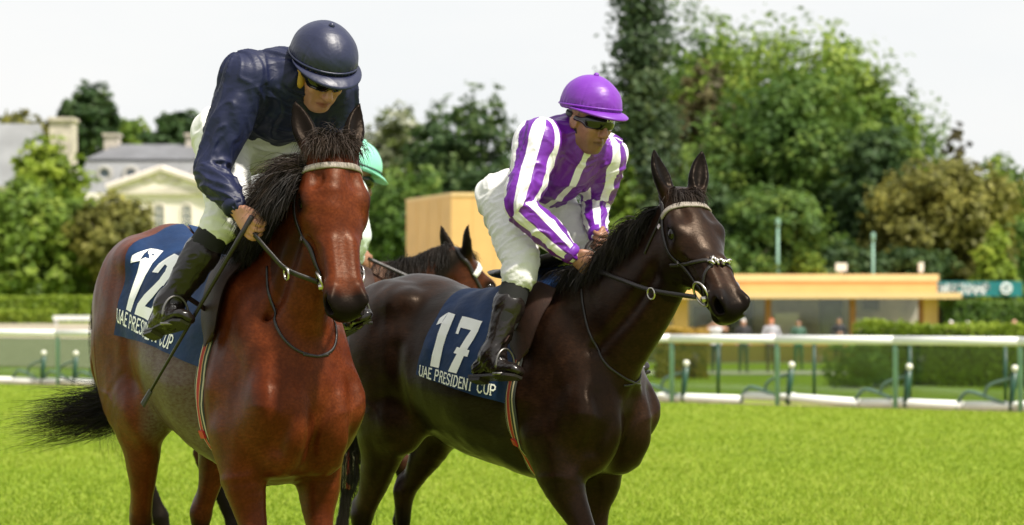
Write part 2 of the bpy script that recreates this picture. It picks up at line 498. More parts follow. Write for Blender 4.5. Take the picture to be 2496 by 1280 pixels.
# short grass of the track: single blades
rng = np.random.default_rng(77)
def blades(n):
    u = rng.random(n); Y = 13.0 * (48.0 / 13.0) ** u; X = rng.uniform(-.33, .33, n) * Y
    ok = Y < 45.0 - (X + 9.53) * .7547 - .15; X, Y = X[ok], Y[ok]; n = len(X)
    cl = vnoise(np.stack([X * 2.2, Y * 1.2, X * 0], 1), 1.0, 4); cl2 = vnoise(np.stack([X * .5, Y * .3, X * 0], 1), 1.0, 6)
    h = rng.uniform(.014, .040, n) * (1 + .3 * cl + .25 * cl2); a = rng.uniform(0, 6.28, n); lean = rng.normal(0, .7, (n, 2)) * h[:, None]
    w = .0045 + .00022 * Y; dx, dy = np.cos(a) * w, np.sin(a) * w; Z = gz(X, Y)
    V = np.stack([np.stack([X - dx, Y - dy, Z - .005], 1), np.stack([X + dx, Y + dy, Z - .005], 1), np.stack([X + lean[:, 0], Y + lean[:, 1], Z + h], 1)], 1).reshape(-1, 3)
    tint = np.repeat(np.clip(.44 + .13 * cl + .20 * cl2 + rng.normal(0, .16, n), 0, 1), 3)
    return V, tint
Vb, tb_ = blades(310000); Fb = np.arange(len(Vb)).reshape(-1, 3)
t = NT('grass_blades'); col = t.ramp(t.attr('tint', 'Fac'), (.0, (.13, .21, .014)), (.5, (.265, .365, .028)), (1.0, (.43, .475, .09)))
t.P(Base_Color=col, Roughness=.6); t.b.inputs['Specular IOR Level'].default_value = .2
tr = t.add('ShaderNodeBsdfTranslucent'); t.l.new(col, tr.inputs['Color']); mxs = t.add('ShaderNodeMixShader'); mxs.inputs[0].default_value = .4
t.l.new(t.b.outputs[0], mxs.inputs[1]); t.l.new(tr.outputs[0], mxs.inputs[2]); t.l.new(mxs.outputs[0], t.out.inputs['Surface'])
tag(link('grass', mk_mesh('grass', Vb, Fb, smooth=False, attrs={'tint': tb_}), t.m), 'short bright green turf of the track', 'grass', kind='stuff')

def sheet(name, x0, x1, y0, y1, nx, ny_, mat, lift=.012, fn=None, kind='structure'):
    X, Y = np.meshgrid(np.linspace(0, 1, nx), np.linspace(0, 1, ny_), indexing='ij')
    Xs = x0 + (x1 - x0) * X; Ys = y0 + (y1 - y0) * Y
    if fn is not None: Xs, Ys = fn(X, Y)
    V = np.stack([Xs, Ys, gz(Xs, Ys) + lift], -1).reshape(-1, 3)
    i, j = np.meshgrid(np.arange(nx - 1), np.arange(ny_ - 1), indexing='ij'); b = (i * ny_ + j).ravel()
    return tag(link(name, mk_mesh(name, V, np.stack([b, b + ny_, b + ny_ + 1, b + 1], 1)), mat), kind=kind)
M_GRAVEL = simple('gravel', (.30, .26, .19), .9, noise=.25, nscale=3, bump=.4, bscale=40)
M_PAVING = simple('pale_paving', (.48, .42, .34), .85, noise=.15, nscale=4)
railY = lambda X: 45.0 - (X + 9.53) * .7547
sheet('gravel_path', 0, 0, 0, 0, 30, 24, M_GRAVEL, .02, lambda u, v: (-34 + 30 * u, railY(-34 + 30 * u) + 9 + 30 * v))
sheet('paved_terrace', 0, 0, 0, 0, 30, 10, M_PAVING, .02, lambda u, v: (1 + 19 * u, 75.5 + 4.5 * v + u * 0))

# ------------------------------------------------------------------ running rail
M_RAILWHITE = simple('white_rail', (.80, .80, .78), .35, noise=.06, nscale=2)
M_GREENPOST = simple('pale_green_post', (.19, .34, .26), .45, noise=.15, nscale=6)
M_DARKGREEN = simple('dark_green_paint', (.012, .060, .035), .4, noise=.2, nscale=6)
M_MIDGREEN = simple('grey_green_tube', (.09, .16, .13), .4, noise=.15, nscale=6)
def rail_at(px):
    """point of the rail line on the ground seen in picture column px"""
    k = (px - CX) / FPX; Y = (45.0 - 9.53 * .7547) / (1 + .7547 * k); return np.array([k * Y, Y, 0.0])
rd = unit(rail_at(2000) - rail_at(1000)); rn = np.array([-rd[1], rd[0], 0])    # along the rail to the right; rn away from the camera
POSTS = [-430, -130, 138, 330, 520, 715, 915, 1130, 1375, 1635, 1892, 2180, 2485, 2810]
tops = [rail_at(p) for p in POSTS]
for i in range(len(POSTS) - 1):
    a, b = tops[i], tops[i + 1]; z = np.array([0, 0, .955])
    o = MB().tube([a + z + rd * .0015, b + z - rd * .0015], .062, 16).build('running_rail', M_RAILWHITE, None, True)
    where = ['beyond the left picture edge', 'at the far left edge', 'left of the bay horse', 'behind the tail of the bay horse', 'behind the bay horse hindquarters', 'behind the bay horse chest', 'between the two front horses',
             'behind the number 17 hindquarters', 'behind the number 17 shoulder', 'just right of the dark brown horse chest', 'in front of the pavilion', 'before the round bush', 'at the right edge'][i]
    tag(o, 'white tubular rail section ' + where, 'rail', 'running rail sections')
for i, (p, q) in enumerate(zip(POSTS, tops)):
    mb = MB(); mb.tube([q + rn * .03 + np.array([0, 0, -.05]), q + rn * .03 + np.array([0, 0, .80]), q + rn * .015 + np.array([0, 0, .90])], [.036, .036, .030], 10)
    o = mb.build('rail_post', M_GREENPOST, None, True)
    nm = ['off to the left', 'just past the left edge', 'left of the bay horse tail', 'hidden by the bay horse rump', 'behind the bay horse flank', 'behind the bay horse chest', 'between the front horses', 'behind number 17 rump', 'behind number 17 girth',
          'next to the dark brown horse chest', 'in front of the glazed bays', 'beside the round bush', 'at the right edge', 'past the right edge'][i]
    tag(o, 'pale green rail post ' + nm, 'post', 'rail posts')
# low white ground tube along the turf edge, in lengths
ks = [-700, -300, 60, 260, 480, 700, 940, 1200, 1480, 1790, 2075, 2330, 2700]
for i in range(len(ks) - 1):
    a, b = rail_at(ks[i]) + rn * .25, rail_at(ks[i + 1]) + rn * .25; r = .062
    if i == 9: a = a + np.array([0, 0, .06])
    mb = MB(); mb.tube([a + rd * .02 + np.array([0, 0, r]), (a + b) / 2 + np.array([0, 0, r + .01]), b - rd * .02 + np.array([0, 0, r])], r, 12)
    mb.sphere((a * .6 + b * .4) + np.array([0, 0, r + .035]), (.16, .06, .05), 10, 6)
    o = mb.build('ground_tube', M_RAILWHITE, None, True)
    nm = ['off to the left', 'at the left edge', 'left of the bay horse tail', 'behind the bay horse rump', 'behind the bay horse flank', 'behind the bay horse chest', 'between the two front horses', 'behind the number 17 belly',
          'behind the number 17 chest', 'raised at one end', 'right of the round bush', 'at the right edge'][i]
    tag(o, 'white plastic tube at the foot of the rail, ' + nm, 'tube', 'ground tubes along the rail')
sheet('sand_strip', 0, 0, 0, 0, 40, 3, simple('sandy_edge', (.34, .28, .14), .9, noise=.2, nscale=5), .010, lambda u, v: ((rail_at(-600)[0] + (rail_at(2750)[0] - rail_at(-600)[0]) * u), railY(rail_at(-600)[0] + (rail_at(2750)[0] - rail_at(-600)[0]) * u) - .10 + .7 * v))

# folding supports with a white ball
def support(px, label, flip=1):
    o = empty('rail_support', tuple(rail_at(px) + rn * .22), math.atan2(rd[1], rd[0])); tag(o, label, 'rail support', 'green folding supports by the rail')
    L = lambda *p: [np.array([x * flip, 0, z]) for x, z in p]
    MB().tube(L((-.03, -.04), (.0, .25), (.035, .53)), [.034, .042, .046], 10).build('strut', M_DARKGREEN, o, True)
    MB().sphere((.05 * flip, -.02, .585), .048, 14, 10).build('ball', simple_ball, o, True)
    MB().tube(L((-.84, -.02), (-.80, .12), (-.70, .235), (-.58, .245), (-.30, .16), (-.02, .06)), .026, 9, n=26).build('hoop', M_MIDGREEN, o, True)
    MB().tube(L((-.40, .18), (-.40, .26), (-.34, .34), (-.20, .40), (.01, .45)), .024, 9, n=22).build('hoop', M_MIDGREEN, o, True)
simple_ball = simple('white_ball', (.78, .76, .68), .4)
for px, lb in ((1648, 'green folding support with white ball touching the dark brown horse chest'), (1905, 'green folding support with white ball in front of the people'),
               (2192, 'green folding support with white ball right of the round bush'), (2450, 'green folding support with white ball at the right edge'),
               (82, 'leftmost green folding support with white ball'), (160, 'green folding support with white ball, second from the left edge'), (236, 'green folding support with white ball beside the bay horse rump'),
               (395, 'green folding support hidden behind the bay horse flank'), (1000, 'green folding support hidden between the front horses'), (1330, 'green folding support hidden behind number 17')):
    support(px, lb)

# glazed fence behind the rail
t = NT('fence_glass'); tb = t.add('ShaderNodeBsdfTransparent'); tb.inputs['Color'].default_value = (.56, .64, .57, 1)
gl = t.add('ShaderNodeBsdfGlossy'); gl.inputs['Roughness'].default_value = .08; gl.inputs['Color'].default_value = (.8, .85, .82, 1)
mxs = t.add('ShaderNodeMixShader'); mxs.inputs[0].default_value = .07
t.l.new(tb.outputs[0], mxs.inputs[1]); t.l.new(gl.outputs[0], mxs.inputs[2]); t.l.new(mxs.outputs[0], t.out.inputs['Surface'])
M_GLASS = t.m
def fence_pt(px, off=2.2): 
    p = rail_at(px); return p + rn * off
FP = [-260, 20, 285, 560, 830, 1090, 1340, 1560, 1800, 2040, 2280, 2530, 2800]
for i in range(len(FP) - 1):
    a, b = fence_pt(FP[i]), fence_pt(FP[i + 1]); o = empty('glass_fence', tuple(a), 0)
    lab = ['beyond the left edge', 'left of the bay horse', 'behind the bay horse rump', 'behind the bay horse forehand', 'between the two horses', 'behind number 17 hindquarters', 'behind number 17 chest', 'right beside the dark brown horse',
           'in front of the standing people', 'in front of the round bush', 'under the clipped hedge', 'at the right edge'][i]
    tag(o, 'greenish glass fence panel ' + lab, 'fence', 'glass fence panels'); d = b - a
    zz = float(gz(a[0], a[1]))
    MB().tube([(0, 0, zz - .05), (0, 0, .86)], .030, 8).build('post', M_DARKGREEN, o, True)
    MB().tube([(0, 0, .88), d + np.array([0, 0, .88]) - unit(d) * .004], .020, 8).build('top_rail', M_MIDGREEN, o, True)
    R = np.array([unit(d), np.cross([0, 0, 1], unit(d)), [0, 0, 1]])
    MB().box(d / 2 + np.array([0, 0, .44]), (np.linalg.norm(d) - .08, .010, .78), R).build('pane', M_GLASS, o)

# ------------------------------------------------------------------ trees, bushes, hedges
def leaf_material(name, dark, mid, light, trans=.38):
    t = NT(name); tn = t.attr('tint', 'Fac')
    col = t.ramp(tn, (.0, dark), (.5, mid), (1.0, light))
    t.P(Base_Color=col, Roughness=.55); t.b.inputs['Specular IOR Level'].default_value = .25
    tr = t.add('ShaderNodeBsdfTranslucent'); t.l.new(col, tr.inputs['Color']); m = t.add('ShaderNodeMixShader'); m.inputs[0].default_value = trans
    t.l.new(t.b.outputs[0], m.inputs[1]); t.l.new(tr.outputs[0], m.inputs[2]); t.l.new(m.outputs[0], t.out.inputs['Surface'])
    return t.m
LM = dict(
    lime=leaf_material('lime_leaves', (.0542, .1106, .0144), (.1537, .2412, .0289), (.3435, .4221, .0721)),
    green=leaf_material('green_leaves', (.0319, .0748, .0156), (.0957, .1764, .0314), (.2393, .3218, .0575)),
    dark=leaf_material('dark_green_leaves', (.0220, .0524, .0184), (.0617, .1136, .0367), (.1542, .2185, .0644)),
    olive=leaf_material('olive_leaves', (.0760, .0845, .0184), (.1996, .1970, .0414), (.3802, .3518, .0805)),
    copper=leaf_material('copper_leaves', (.0434, .0373, .0209), (.1251, .1079, .0460), (.2503, .2179, .0941)),
    poplar=leaf_material('poplar_leaves', (.0232, .0481, .0209), (.0603, .1005, .0418), (.1507, .1966, .0794)),
    bright=leaf_material('bright_hedge_leaves', (.0788, .1408, .0138), (.2266, .3116, .0276), (.4335, .5025, .0690)),
    orange=leaf_material('russet_hedge_leaves', (.1623, .0983, .0209), (.3941, .2513, .0460), (.6000, .4370, .0836)),
    blossom=leaf_material('blossoming_leaves', (.0464, .0787, .0209), (.1391, .1748, .0418), (.6000, .6000, .5016)))
M_BARK = simple('bark', (.075, .055, .040), .9, noise=.35, nscale=5, bump=.6, bscale=14)

def leaves(rng, lobes, n, leaf, clump, per=14, shell=.30, squash=(1, 1, .8)):
    """leaf quads in clumps through the lobes; returns V, F, tint"""
    lobes = [(np.asarray(c, float), np.asarray(r, float)) for c, r in lobes]
    wgt = np.array([(r[0] * r[1] * r[2]) ** .667 for _, r in lobes]); wgt /= wgt.sum()
    nc = max(4, n // per); li = rng.choice(len(lobes), nc, p=wgt)
    C = np.array([lobes[i][0] for i in li]); R = np.array([lobes[i][1] for i in li])
    d = rng.normal(0, 1, (nc, 3)); d /= np.linalg.norm(d, axis=1)[:, None]
    rad = rng.random(nc) ** shell
    cc = C + d * R * rad[:, None]; ctint = rng.normal(0, .15, nc) + .10 * (rad - .8) + .16 * (li % 5 - 2) / 2  # random clump tone, plus crown shading in the colour: inner clumps darker
    k = np.repeat(np.arange(nc), per); m = len(k)
    P = cc[k] + rng.normal(0, 1, (m, 3)) * clump * np.asarray(squash)
    N = d[k] * 1.0 + rng.normal(0, .48, (m, 3)) + np.array([0, 0, .35]); N /= np.linalg.norm(N, axis=1)[:, None]
    U = np.cross(N, rng.normal(0, 1, (m, 3))); U /= np.linalg.norm(U, axis=1)[:, None]; W = np.cross(N, U)
    s = leaf * rng.uniform(.6, 1.35, m)[:, None]
    V = np.stack([P - U * s * .5, P + W * s * .32, P + U * s * .5, P - W * s * .32], 1).reshape(-1, 3)
    F = np.arange(4 * m).reshape(-1, 4)
    tint = np.repeat(np.clip(.46 + ctint[k] + rng.normal(0, .07, m), 0, 1), 4)
    return V, F, tint

def crown_lobes(rng, w, h0, h1, kind):
    """lobes filling a crown of width w between heights h0 and h1"""
    H = h1 - h0; out = []
    if kind == 'column':
        for i in range(16):
            t = (i + .5) / 16; r = w / 2 * (1 - .75 * t ** 2.2) * (.75 + .4 * rng.random())
            out.append(((rng.normal(0, .10) * w, rng.normal(0, .10) * w, h0 + t * H), (r, r, H / 11)))
    elif kind == 'cone':
        for i in range(14):
            t = (i + .5) / 14; r = w / 2 * (1 - .85 * t) * (.8 + .35 * rng.random())
            out.append(((rng.normal(0, .06) * w, rng.normal(0, .06) * w, h0 + t * H), (r, r, H / 9)))
    else:
        n = 26 if kind == 'round' else 20
        for i in range(n):
            a = rng.uniform(0, 6.28); el = rng.uniform(-1.0, 1.0); rr = math.sqrt(max(0, 1 - el * el)) * (.45 + .35 * rng.random())
            c = np.array([math.cos(a) * rr * w / 2, math.sin(a) * rr * w / 2, h0 + H / 2 + el * H * .36])
            s = rng.uniform(.16, .30); out.append((c, (s * w, s * w, s * H * .75)))
        out.append(((0, 0, h0 + H * .5), (w * .33, w * .33, H * .36)))
    return out

def tree(name, label, px, top, d, wpx, bot, kind, mat, n, leaf, seed, cat='tree', group='trees beyond the track', clump=None, trunk=True, extra=None, shell=.30):
    rng = np.random.default_rng(seed); s = FPX / d
    X = (px - CX) / s; zb = float(gz(X, d)); h1 = HC + (HY - top) / s - zb; h0 = max(.15, HC + (HY - bot) / s - zb); w = wpx / s
    o = empty(name, (X, d, zb)); tag(o, label, cat, group)
    lobes = crown_lobes(rng, w, h0, h1, kind)
    V, F, tint = leaves(rng, lobes, int(n * 1.12), leaf * .93, clump or w * .032, shell=shell)
    c = link('crown', mk_mesh('crown', V, F, smooth=False, attrs={'tint': tint}), LM[mat], o)
    if trunk:
        mb = MB(); th = h0 + (h1 - h0) * .72; r = max(.08, .016 * h1 + .012 * w)
        pts = [(0, 0, -.3), (.02 * w, 0, h0 * .6 + .3), (-.02 * w, .02 * w, (h0 + th) / 2), (.03 * w, -.02 * w, th)]
        mb.tube(pts, [r * 1.35, r, r * .6, r * .12], 9, n=14)
        for k in range(7):
            a = rng.uniform(0, 6.28); z0 = h0 * .8 + (th - h0) * (.05 + .75 * k / 7) + .2; L = w * rng.uniform(.22, .40)
            mb.tube([(0, 0, z0), (math.cos(a) * L * .5, math.sin(a) * L * .5, z0 + L * .35), (math.cos(a) * L, math.sin(a) * L, z0 + L * .8)], [r * .42, r * .25, r * .06], 6, n=7)
        mb.build('trunk', M_BARK, o, True)
    return o

# right-hand group
tree('poplar_tree', 'tall dark columnar poplar rising past the top of the picture', 1572, -190, 98, 185, 748, 'column', 'poplar', 15000, .30, 1, clump=.30)
tree('lime_tree', 'broad light green tree with the highest round crown right of the poplar', 1880, 20, 128, 600, 748, 'round', 'lime', 22000, .42, 2)
tree('copper_tree', 'brownish tree squeezed between the poplar and the broad light tree', 1712, 130, 122, 190, 748, 'round', 'copper', 8000, .36, 3)
tree('plane_tree', 'large mid green tree in front of the broad light tree', 1925, 165, 112, 470, 748, 'round', 'green', 17000, .38, 4)
tree('lime_tree', 'yellow green tree sloping down right of the highest crown', 2110, 165, 124, 330, 748, 'round', 'lime', 11000, .38, 5)
tree('oak_tree', 'dark green tree above the middle of the pavilion', 2130, 300, 108, 250, 748, 'round', 'dark', 9000, .36, 6)
tree('ash_tree', 'thin airy grey green tree on the right skyline', 2215, 205, 134, 170, 748, 'round', 'green', 3200, .34, 7, clump=.5)
tree('copper_tree', 'small copper topped tree on the right skyline', 2335, 302, 130, 125, 748, 'round', 'copper', 4500, .36, 8)
tree('olive_tree', 'wide olive brown tree above the right end of the pavilion', 2285, 388, 104, 390, 748, 'round', 'olive', 15000, .34, 9)
tree('lime_tree', 'bright green tree cut by the right picture edge', 2470, 372, 118, 240, 748, 'round', 'lime', 7000, .36, 10)
tree('lime_tree', 'mid green tree low behind the right picture edge', 2440, 520, 112, 200, 748, 'round', 'green', 6000, .33, 31)
tree('cypress_tree', 'pale lime cone shaped tree above the teal banner', 2420, 560, 99, 160, 748, 'cone', 'bright', 6000, .26, 11)
tree('lime_tree', 'dark green tree directly behind the purple helmet', 1500, 300, 106, 150, 748, 'round', 'green', 6000, .32, 12)
tree('young_tree', 'light green shrubby tree left of the head of the dark brown horse', 1510, 395, 97, 150, 748, 'round', 'lime', 5000, .28, 13)
tree('oak_tree', 'dark green tree behind the head of the dark brown horse', 1700, 420, 104, 240, 748, 'round', 'dark', 9000, .34, 14)
tree('plane_tree', 'shaded green tree behind the pavilion roof', 1900, 470, 102, 320, 748, 'round', 'green', 9000, .32, 15)
tree('shrub', 'small light green shrub on the near side of the pavilion roof line', 1972, 612, 97, 90, 748, 'round', 'lime', 2200, .20, 16, cat='shrub', group='shrubs')
tree('shrub', 'small green shrub at the foot of the left lamp post', 1880, 628, 98, 100, 748, 'round', 'green', 2200, .20, 17, cat='shrub', group='shrubs')
tree('lime_tree', 'yellow green tree top left of the highest crown', 1700, 35, 131, 370, 748, 'round', 'green', 12000, .40, 35)
tree('lime_tree', 'light green tree top right of the highest crown', 2020, 62, 131, 280, 748, 'round', 'lime', 9000, .40, 36)
# centre
tree('chestnut_tree', 'dark round chestnut tree left of the purple jockey', 1140, 205, 118, 270, 748, 'round', 'dark', 13000, .36, 18)
tree('chestnut_tree', 'paler blossoming tree right of the mint helmet', 965, 242, 122, 200, 748, 'round', 'blossom', 9000, .34, 19)
tree('plane_tree', 'low green tree behind the mint helmet', 1000, 380, 104, 260, 748, 'round', 'green', 10000, .32, 20)
tree('plane_tree', 'green tree in the gap behind the purple jockey arm', 1330, 330, 106, 260, 748, 'round', 'green', 9000, .32, 21)
tree('oak_tree', 'dark tree behind the gold kiosk', 1190, 420, 110, 260, 748, 'round', 'dark', 8000, .32, 22)
# left
tree('lime_tree', 'tall round tree behind the mansion chimneys', 218, 205, 240, 135, 420, 'round', 'dark', 6000, .7, 23)
tree('lime_tree', 'rounded green tree above the right end of the mansion roof', 425, 265, 235, 150, 420, 'round', 'dark', 6000, .7, 24)
tree('lime_tree', 'low yellow green tree line behind the slate gable', 60, 262, 238, 190, 420, 'round', 'olive', 5000, .7, 25)
tree('lime_tree', 'low light tree between the mansion chimneys', 310, 290, 245, 160, 420, 'round', 'lime', 4000, .7, 32)
tree('lime_tree', 'bright yellow green tree in front of the mansion', 128, 332, 128, 220, 748, 'round', 'bright', 10000, .40, 26)
tree('bush', 'big rounded green bush at the left picture edge', 55, 445, 112, 290, 775, 'round', 'lime', 13000, .34, 27, cat='bush', group='bushes')
tree('bush', 'olive green bush reaching the bay horse croup', 285, 490, 112, 250, 775, 'round', 'olive', 10000, .34, 28, cat='bush', group='bushes')
tree('bush', 'leafy bush between the left edge bush and the olive bush', 170, 470, 116, 230, 775, 'round', 'lime', 9000, .34, 29, cat='bush', group='bushes')
tree('bush', 'green bush hidden behind the bay horse croup', 430, 545, 114, 260, 775, 'round', 'lime', 8000, .34, 30, cat='bush', group='bushes')
tree('bush', 'dark bush low behind the bay horse', 640, 520, 110, 300, 775, 'round', 'green', 8000, .34, 33, cat='bush', group='bushes')
for k, (px, top, d, w, mt, n) in enumerate(((880, 560, 118, 260, 'green', 5000), (1060, 600, 116, 300, 'dark', 5000), (1420, 560, 112, 260, 'dark', 5000), (1600, 600, 101, 260, 'dark', 5000), (1780, 570, 100, 240, 'green', 5000),
        (2060, 590, 101, 240, 'dark', 5000), (2230, 600, 100, 220, 'dark', 4500), (2330, 610, 103, 200, 'olive', 4000))):
    lb = ['leafy bush behind the mint jockey', 'dark bush behind the gold kiosk foot', 'dark bush behind the neck of the dark brown horse', 'dark bush behind the bridle of the dark brown horse', 'green bush behind the left part of the pavilion roof',
          'dark bush behind the middle of the pavilion roof', 'dark bush behind the right end of the pavilion roof', 'olive bush behind the teal banner'][k]
    tree('bush', lb, px, top, d, w, 775, 'round', mt, n, .30, 60 + k, cat='bush', group='bushes')
# round clipped bush behind the fence
def bush_ball(label, px, py, d, r, mat, seed, n=5200, leaf=.085):
    rng = np.random.default_rng(seed); p = at(px, py, d); zb = float(gz(p[0], d))
    o = empty('round_bush', (p[0], d, zb)); tag(o, label, 'bush', 'bushes'); c = np.array([0, 0, p[2] - zb])
    lobes = [(c, (r, r, r * .85))] + [(c + rng.normal(0, .35, 3) * r, (r * .55, r * .55, r * .5)) for _ in range(8)]
    V, F, tint = leaves(rng, lobes, n, leaf, .06, shell=.12); V[:, 2] = np.maximum(V[:, 2], .02)
    link('foliage', mk_mesh('foliage', V, F, smooth=False, attrs={'tint': tint}), LM[mat], o)
    MB().tube([(0, 0, -.2), (0, 0, c[2])], [.06, .03], 8).build('stem', M_BARK, o, True)
bush_ball('round dark green bush standing on the lawn behind the glass fence', 2088, 905, 62, .92, 'green', 41)

def hedge(label, p0, p1, width, height, mat, seed, n, leaf, zoff=0.0, wav=.04):
    """clipped hedge from p0 to p1 (x, y): a woody core wrapped in leaf quads"""
    rng = np.random.default_rng(seed); p0, p1 = np.asarray(p0, float), np.asarray(p1, float); L = np.linalg.norm(p1 - p0); dr = (p1 - p0) / L; nr = np.array([-dr[1], dr[0]])
    z0 = float(gz(*p0)); o = empty('hedge', (p0[0], p0[1], z0)); tag(o, label, 'hedge', 'clipped hedges')
    m = n; t_ = rng.uniform(0, L, m); f = rng.random(m); per = 2 * height + width; q = f * per
    off = np.where(q < height, -width / 2, np.where(q < height + width, q - height - width / 2, width / 2)); z = np.where(q < height, q, np.where(q < height + width, height, height - (q - height - width)))
    bump = wav * vnoise(np.stack([t_ * 1.3, off * 2, z * 2], 1), 1.0, seed)
    P = np.stack([dr[0] * t_ + nr[0] * off, dr[1] * t_ + nr[1] * off, z + bump], 1) + rng.normal(0, .035, (m, 3))
    P[:, 2] += gz(P[:, 0] + p0[0], P[:, 1] + p0[1]) - z0
    out = np.stack([nr[0] * np.sign(off) * (z < height * .98), nr[1] * np.sign(off) * (z < height * .98), (z >= height * .98) * 1.0], 1)
    N = out + rng.normal(0, .6, (m, 3)); N /= np.linalg.norm(N, axis=1)[:, None]; U = np.cross(N, rng.normal(0, 1, (m, 3))); U /= np.linalg.norm(U, axis=1)[:, None]; W = np.cross(N, U)
    s = leaf * rng.uniform(.6, 1.3, m)[:, None]
    V = np.stack([P - U * s * .5, P + W * s * .35, P + U * s * .5, P - W * s * .35], 1).reshape(-1, 3)
    cl = vnoise(P, 1.2, seed + 1)
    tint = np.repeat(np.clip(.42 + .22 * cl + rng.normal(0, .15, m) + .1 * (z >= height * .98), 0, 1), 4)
    link('foliage', mk_mesh('foliage', V, np.arange(4 * m).reshape(-1, 4), smooth=False, attrs={'tint': tint}), LM[mat], o)
    k = 12; Vc = []; Fc = []
    for i in range(k + 1):
        q = dr * L * i / k; zg = float(gz(p0[0] + q[0], p0[1] + q[1])) - z0
        for a, b in ((-1, 0), (-1, 1), (1, 1), (1, 0)): Vc.append((q[0] + nr[0] * a * (width / 2 - .08), q[1] + nr[1] * a * (width / 2 - .08), zg + b * (height - .08) - .05))
    for i in range(k):
        for j in range(4): Fc.append((i * 4 + j, i * 4 + (j + 1) % 4, i * 4 + 4 + (j + 1) % 4, i * 4 + 4 + j))
    Fc += [(0, 1, 2, 3), (4 * k + 3, 4 * k + 2, 4 * k + 1, 4 * k)]
    MB().add(Vc, Fc).build('core', simple_core, o)
simple_core = simple('hedge_core', (.012, .022, .008), .9, noise=.4, nscale=6)
def hp(px, d): return ((px - CX) * d / FPX, d)
hedge('low yellow green hedge on the lawn in front of the pavilion right end', hp(2100, 66), hp(2650, 63), 1.3, 1.58, 'bright', 51, 10000, .13, wav=.20)
hedge('russet hedge section beside the dark brown horse muzzle', hp(1600, 72), hp(1722, 72), 1.0, 1.40, 'orange', 52, 3000, .13, wav=.14)
hedge('tall dark clipped hedge under the teal banner', hp(2292, 92), hp(2700, 92), 1.2, 2.30, 'green', 53, 9000, .16)
hedge('long clipped hedge in front of the left bushes', hp(-160, 100), hp(700, 100), 1.2, 1.02, 'bright', 54, 12000, .17)
hedge('low clipped hedge nearer than the long one at the left edge', hp(-180, 88), hp(132, 88), .9, .45, 'bright', 55, 4000, .15)

# ------------------------------------------------------------------ buildings
M_GOLD = simple('gold_cladding', (.66, .40, .15), .55, noise=.06, nscale=1.5)
M_GOLDLIGHT = simple('pale_gold_fascia', (.74, .52, .26), .55, noise=.05, nscale=1.5)
M_ORANGEWOOD = simple('orange_timber', (.34, .15, .05), .6, noise=.2, nscale=4)
M_PANE = simple('shop_glass', (.05, .05, .045), .08, spec=.6, noise=.5, nscale=.8)
M_INNER = simple('pale_interior', (.60, .53, .44), .8, noise=.3, nscale=1.2)
M_DARKIN = simple('dark_interior', (.09, .08, .07), .7, noise=.5, nscale=1.5)
M_CLEAR = M_GLASS.copy(); M_CLEAR.name = 'clear_window_glass'
for n_ in M_CLEAR.node_tree.nodes:
    if n_.type == 'BSDF_TRANSPARENT': n_.inputs['Color'].default_value = (.93, .95, .94, 1)
M_SLATE = simple('slate_roof', (.135, .138, .15), .7, noise=.2, nscale=.6)
M_SLATELIGHT = simple('pale_slate_slope', (.215, .22, .228), .7, noise=.18, nscale=.5)
M_STONE = simple('pale_limestone', (.80, .74, .69), .8, noise=.1, nscale=.5)
M_STONE2 = simple('warm_limestone', (.64, .575, .52), .8, noise=.15, nscale=.7)
M_DORMER = simple('weathered_dormer_stone', (.36, .35, .33), .8, noise=.15)
M_WINDOW = simple('window_glass', (.10, .13, .15), .15, spec=.6)
M_BRICK = simple('chimney_masonry', (.50, .44, .39), .85, noise=.25, nscale=1.5)

def B3(mb, x0, x1, y0, y1, z0, z1): return mb.box(((x0 + x1) / 2, (y0 + y1) / 2, (z0 + z1) / 2), (abs(x1 - x0), abs(y1 - y0), abs(z1 - z0)))

# pavilion with the flat gold roof
D = 92.0; s = FPX / D; PX = lambda px: (px - CX) / s; PZ = lambda py: HC + (HY - py) / s
xL, xR = PX(1480), PX(2284); zg = float(gz(PX(1900), D)); base = np.array([xL, D, zg]); o = empty('pavilion', tuple(base)); tag(o, 'low flat roofed gold pavilion with glazed front and overhanging canopy', 'pavilion')
W = xR - xL; zt = PZ(672) - zg; zc0, zc1 = PZ(728) - zg, PZ(714) - zg; 
B3(MB(), 0, W, 0, 9.0, zc1 + .002, zt).build('roof', M_GOLD, o)
B3(MB(), -.06, W + .06, -.06, -.002, zc1 + .45, zt + .05).build('fascia', M_GOLDLIGHT, o)
B3(MB(), -.3, W + .7, -1.3, 0.2, zc0, zc1).build('canopy', M_GOLDLIGHT, o)
B3(MB(), .05, W - .05, 2.9, 3.1, 0, zc0).build('back_wall', M_INNER, o)
B3(MB(), .0, W, -.3, 6.5, -.4, .05).build('floor_slab', M_PAVING, o)
for px in (1660, 2268):
    x = PX(px) - xL; B3(MB(), x - .30, x + .25, -.25, .25, .05, zc0 - .002).build('pier', M_GOLD, o)
for px in (1872, 2078, 2246):
    x = PX(px) - xL; B3(MB(), x - .11, x + .11, -.1, .1, .05, zc0 - .003).build('mullion', M_ORANGEWOOD, o)
edges = [1480, 1656, 1868, 2074, 2242]
for a, b in zip([1672, 1880, 2086], [1864, 2070, 2238]):
    B3(MB(), PX(a) - xL, PX(b) - xL, .02, .04, .95, zc0 - .02).build('pane', M_CLEAR, o)
    B3(MB(), PX(a) - xL, PX(b) - xL, -.02, .06, .05, .93).build('counter_panel', M_GOLD, o)
rng = np.random.default_rng(9)
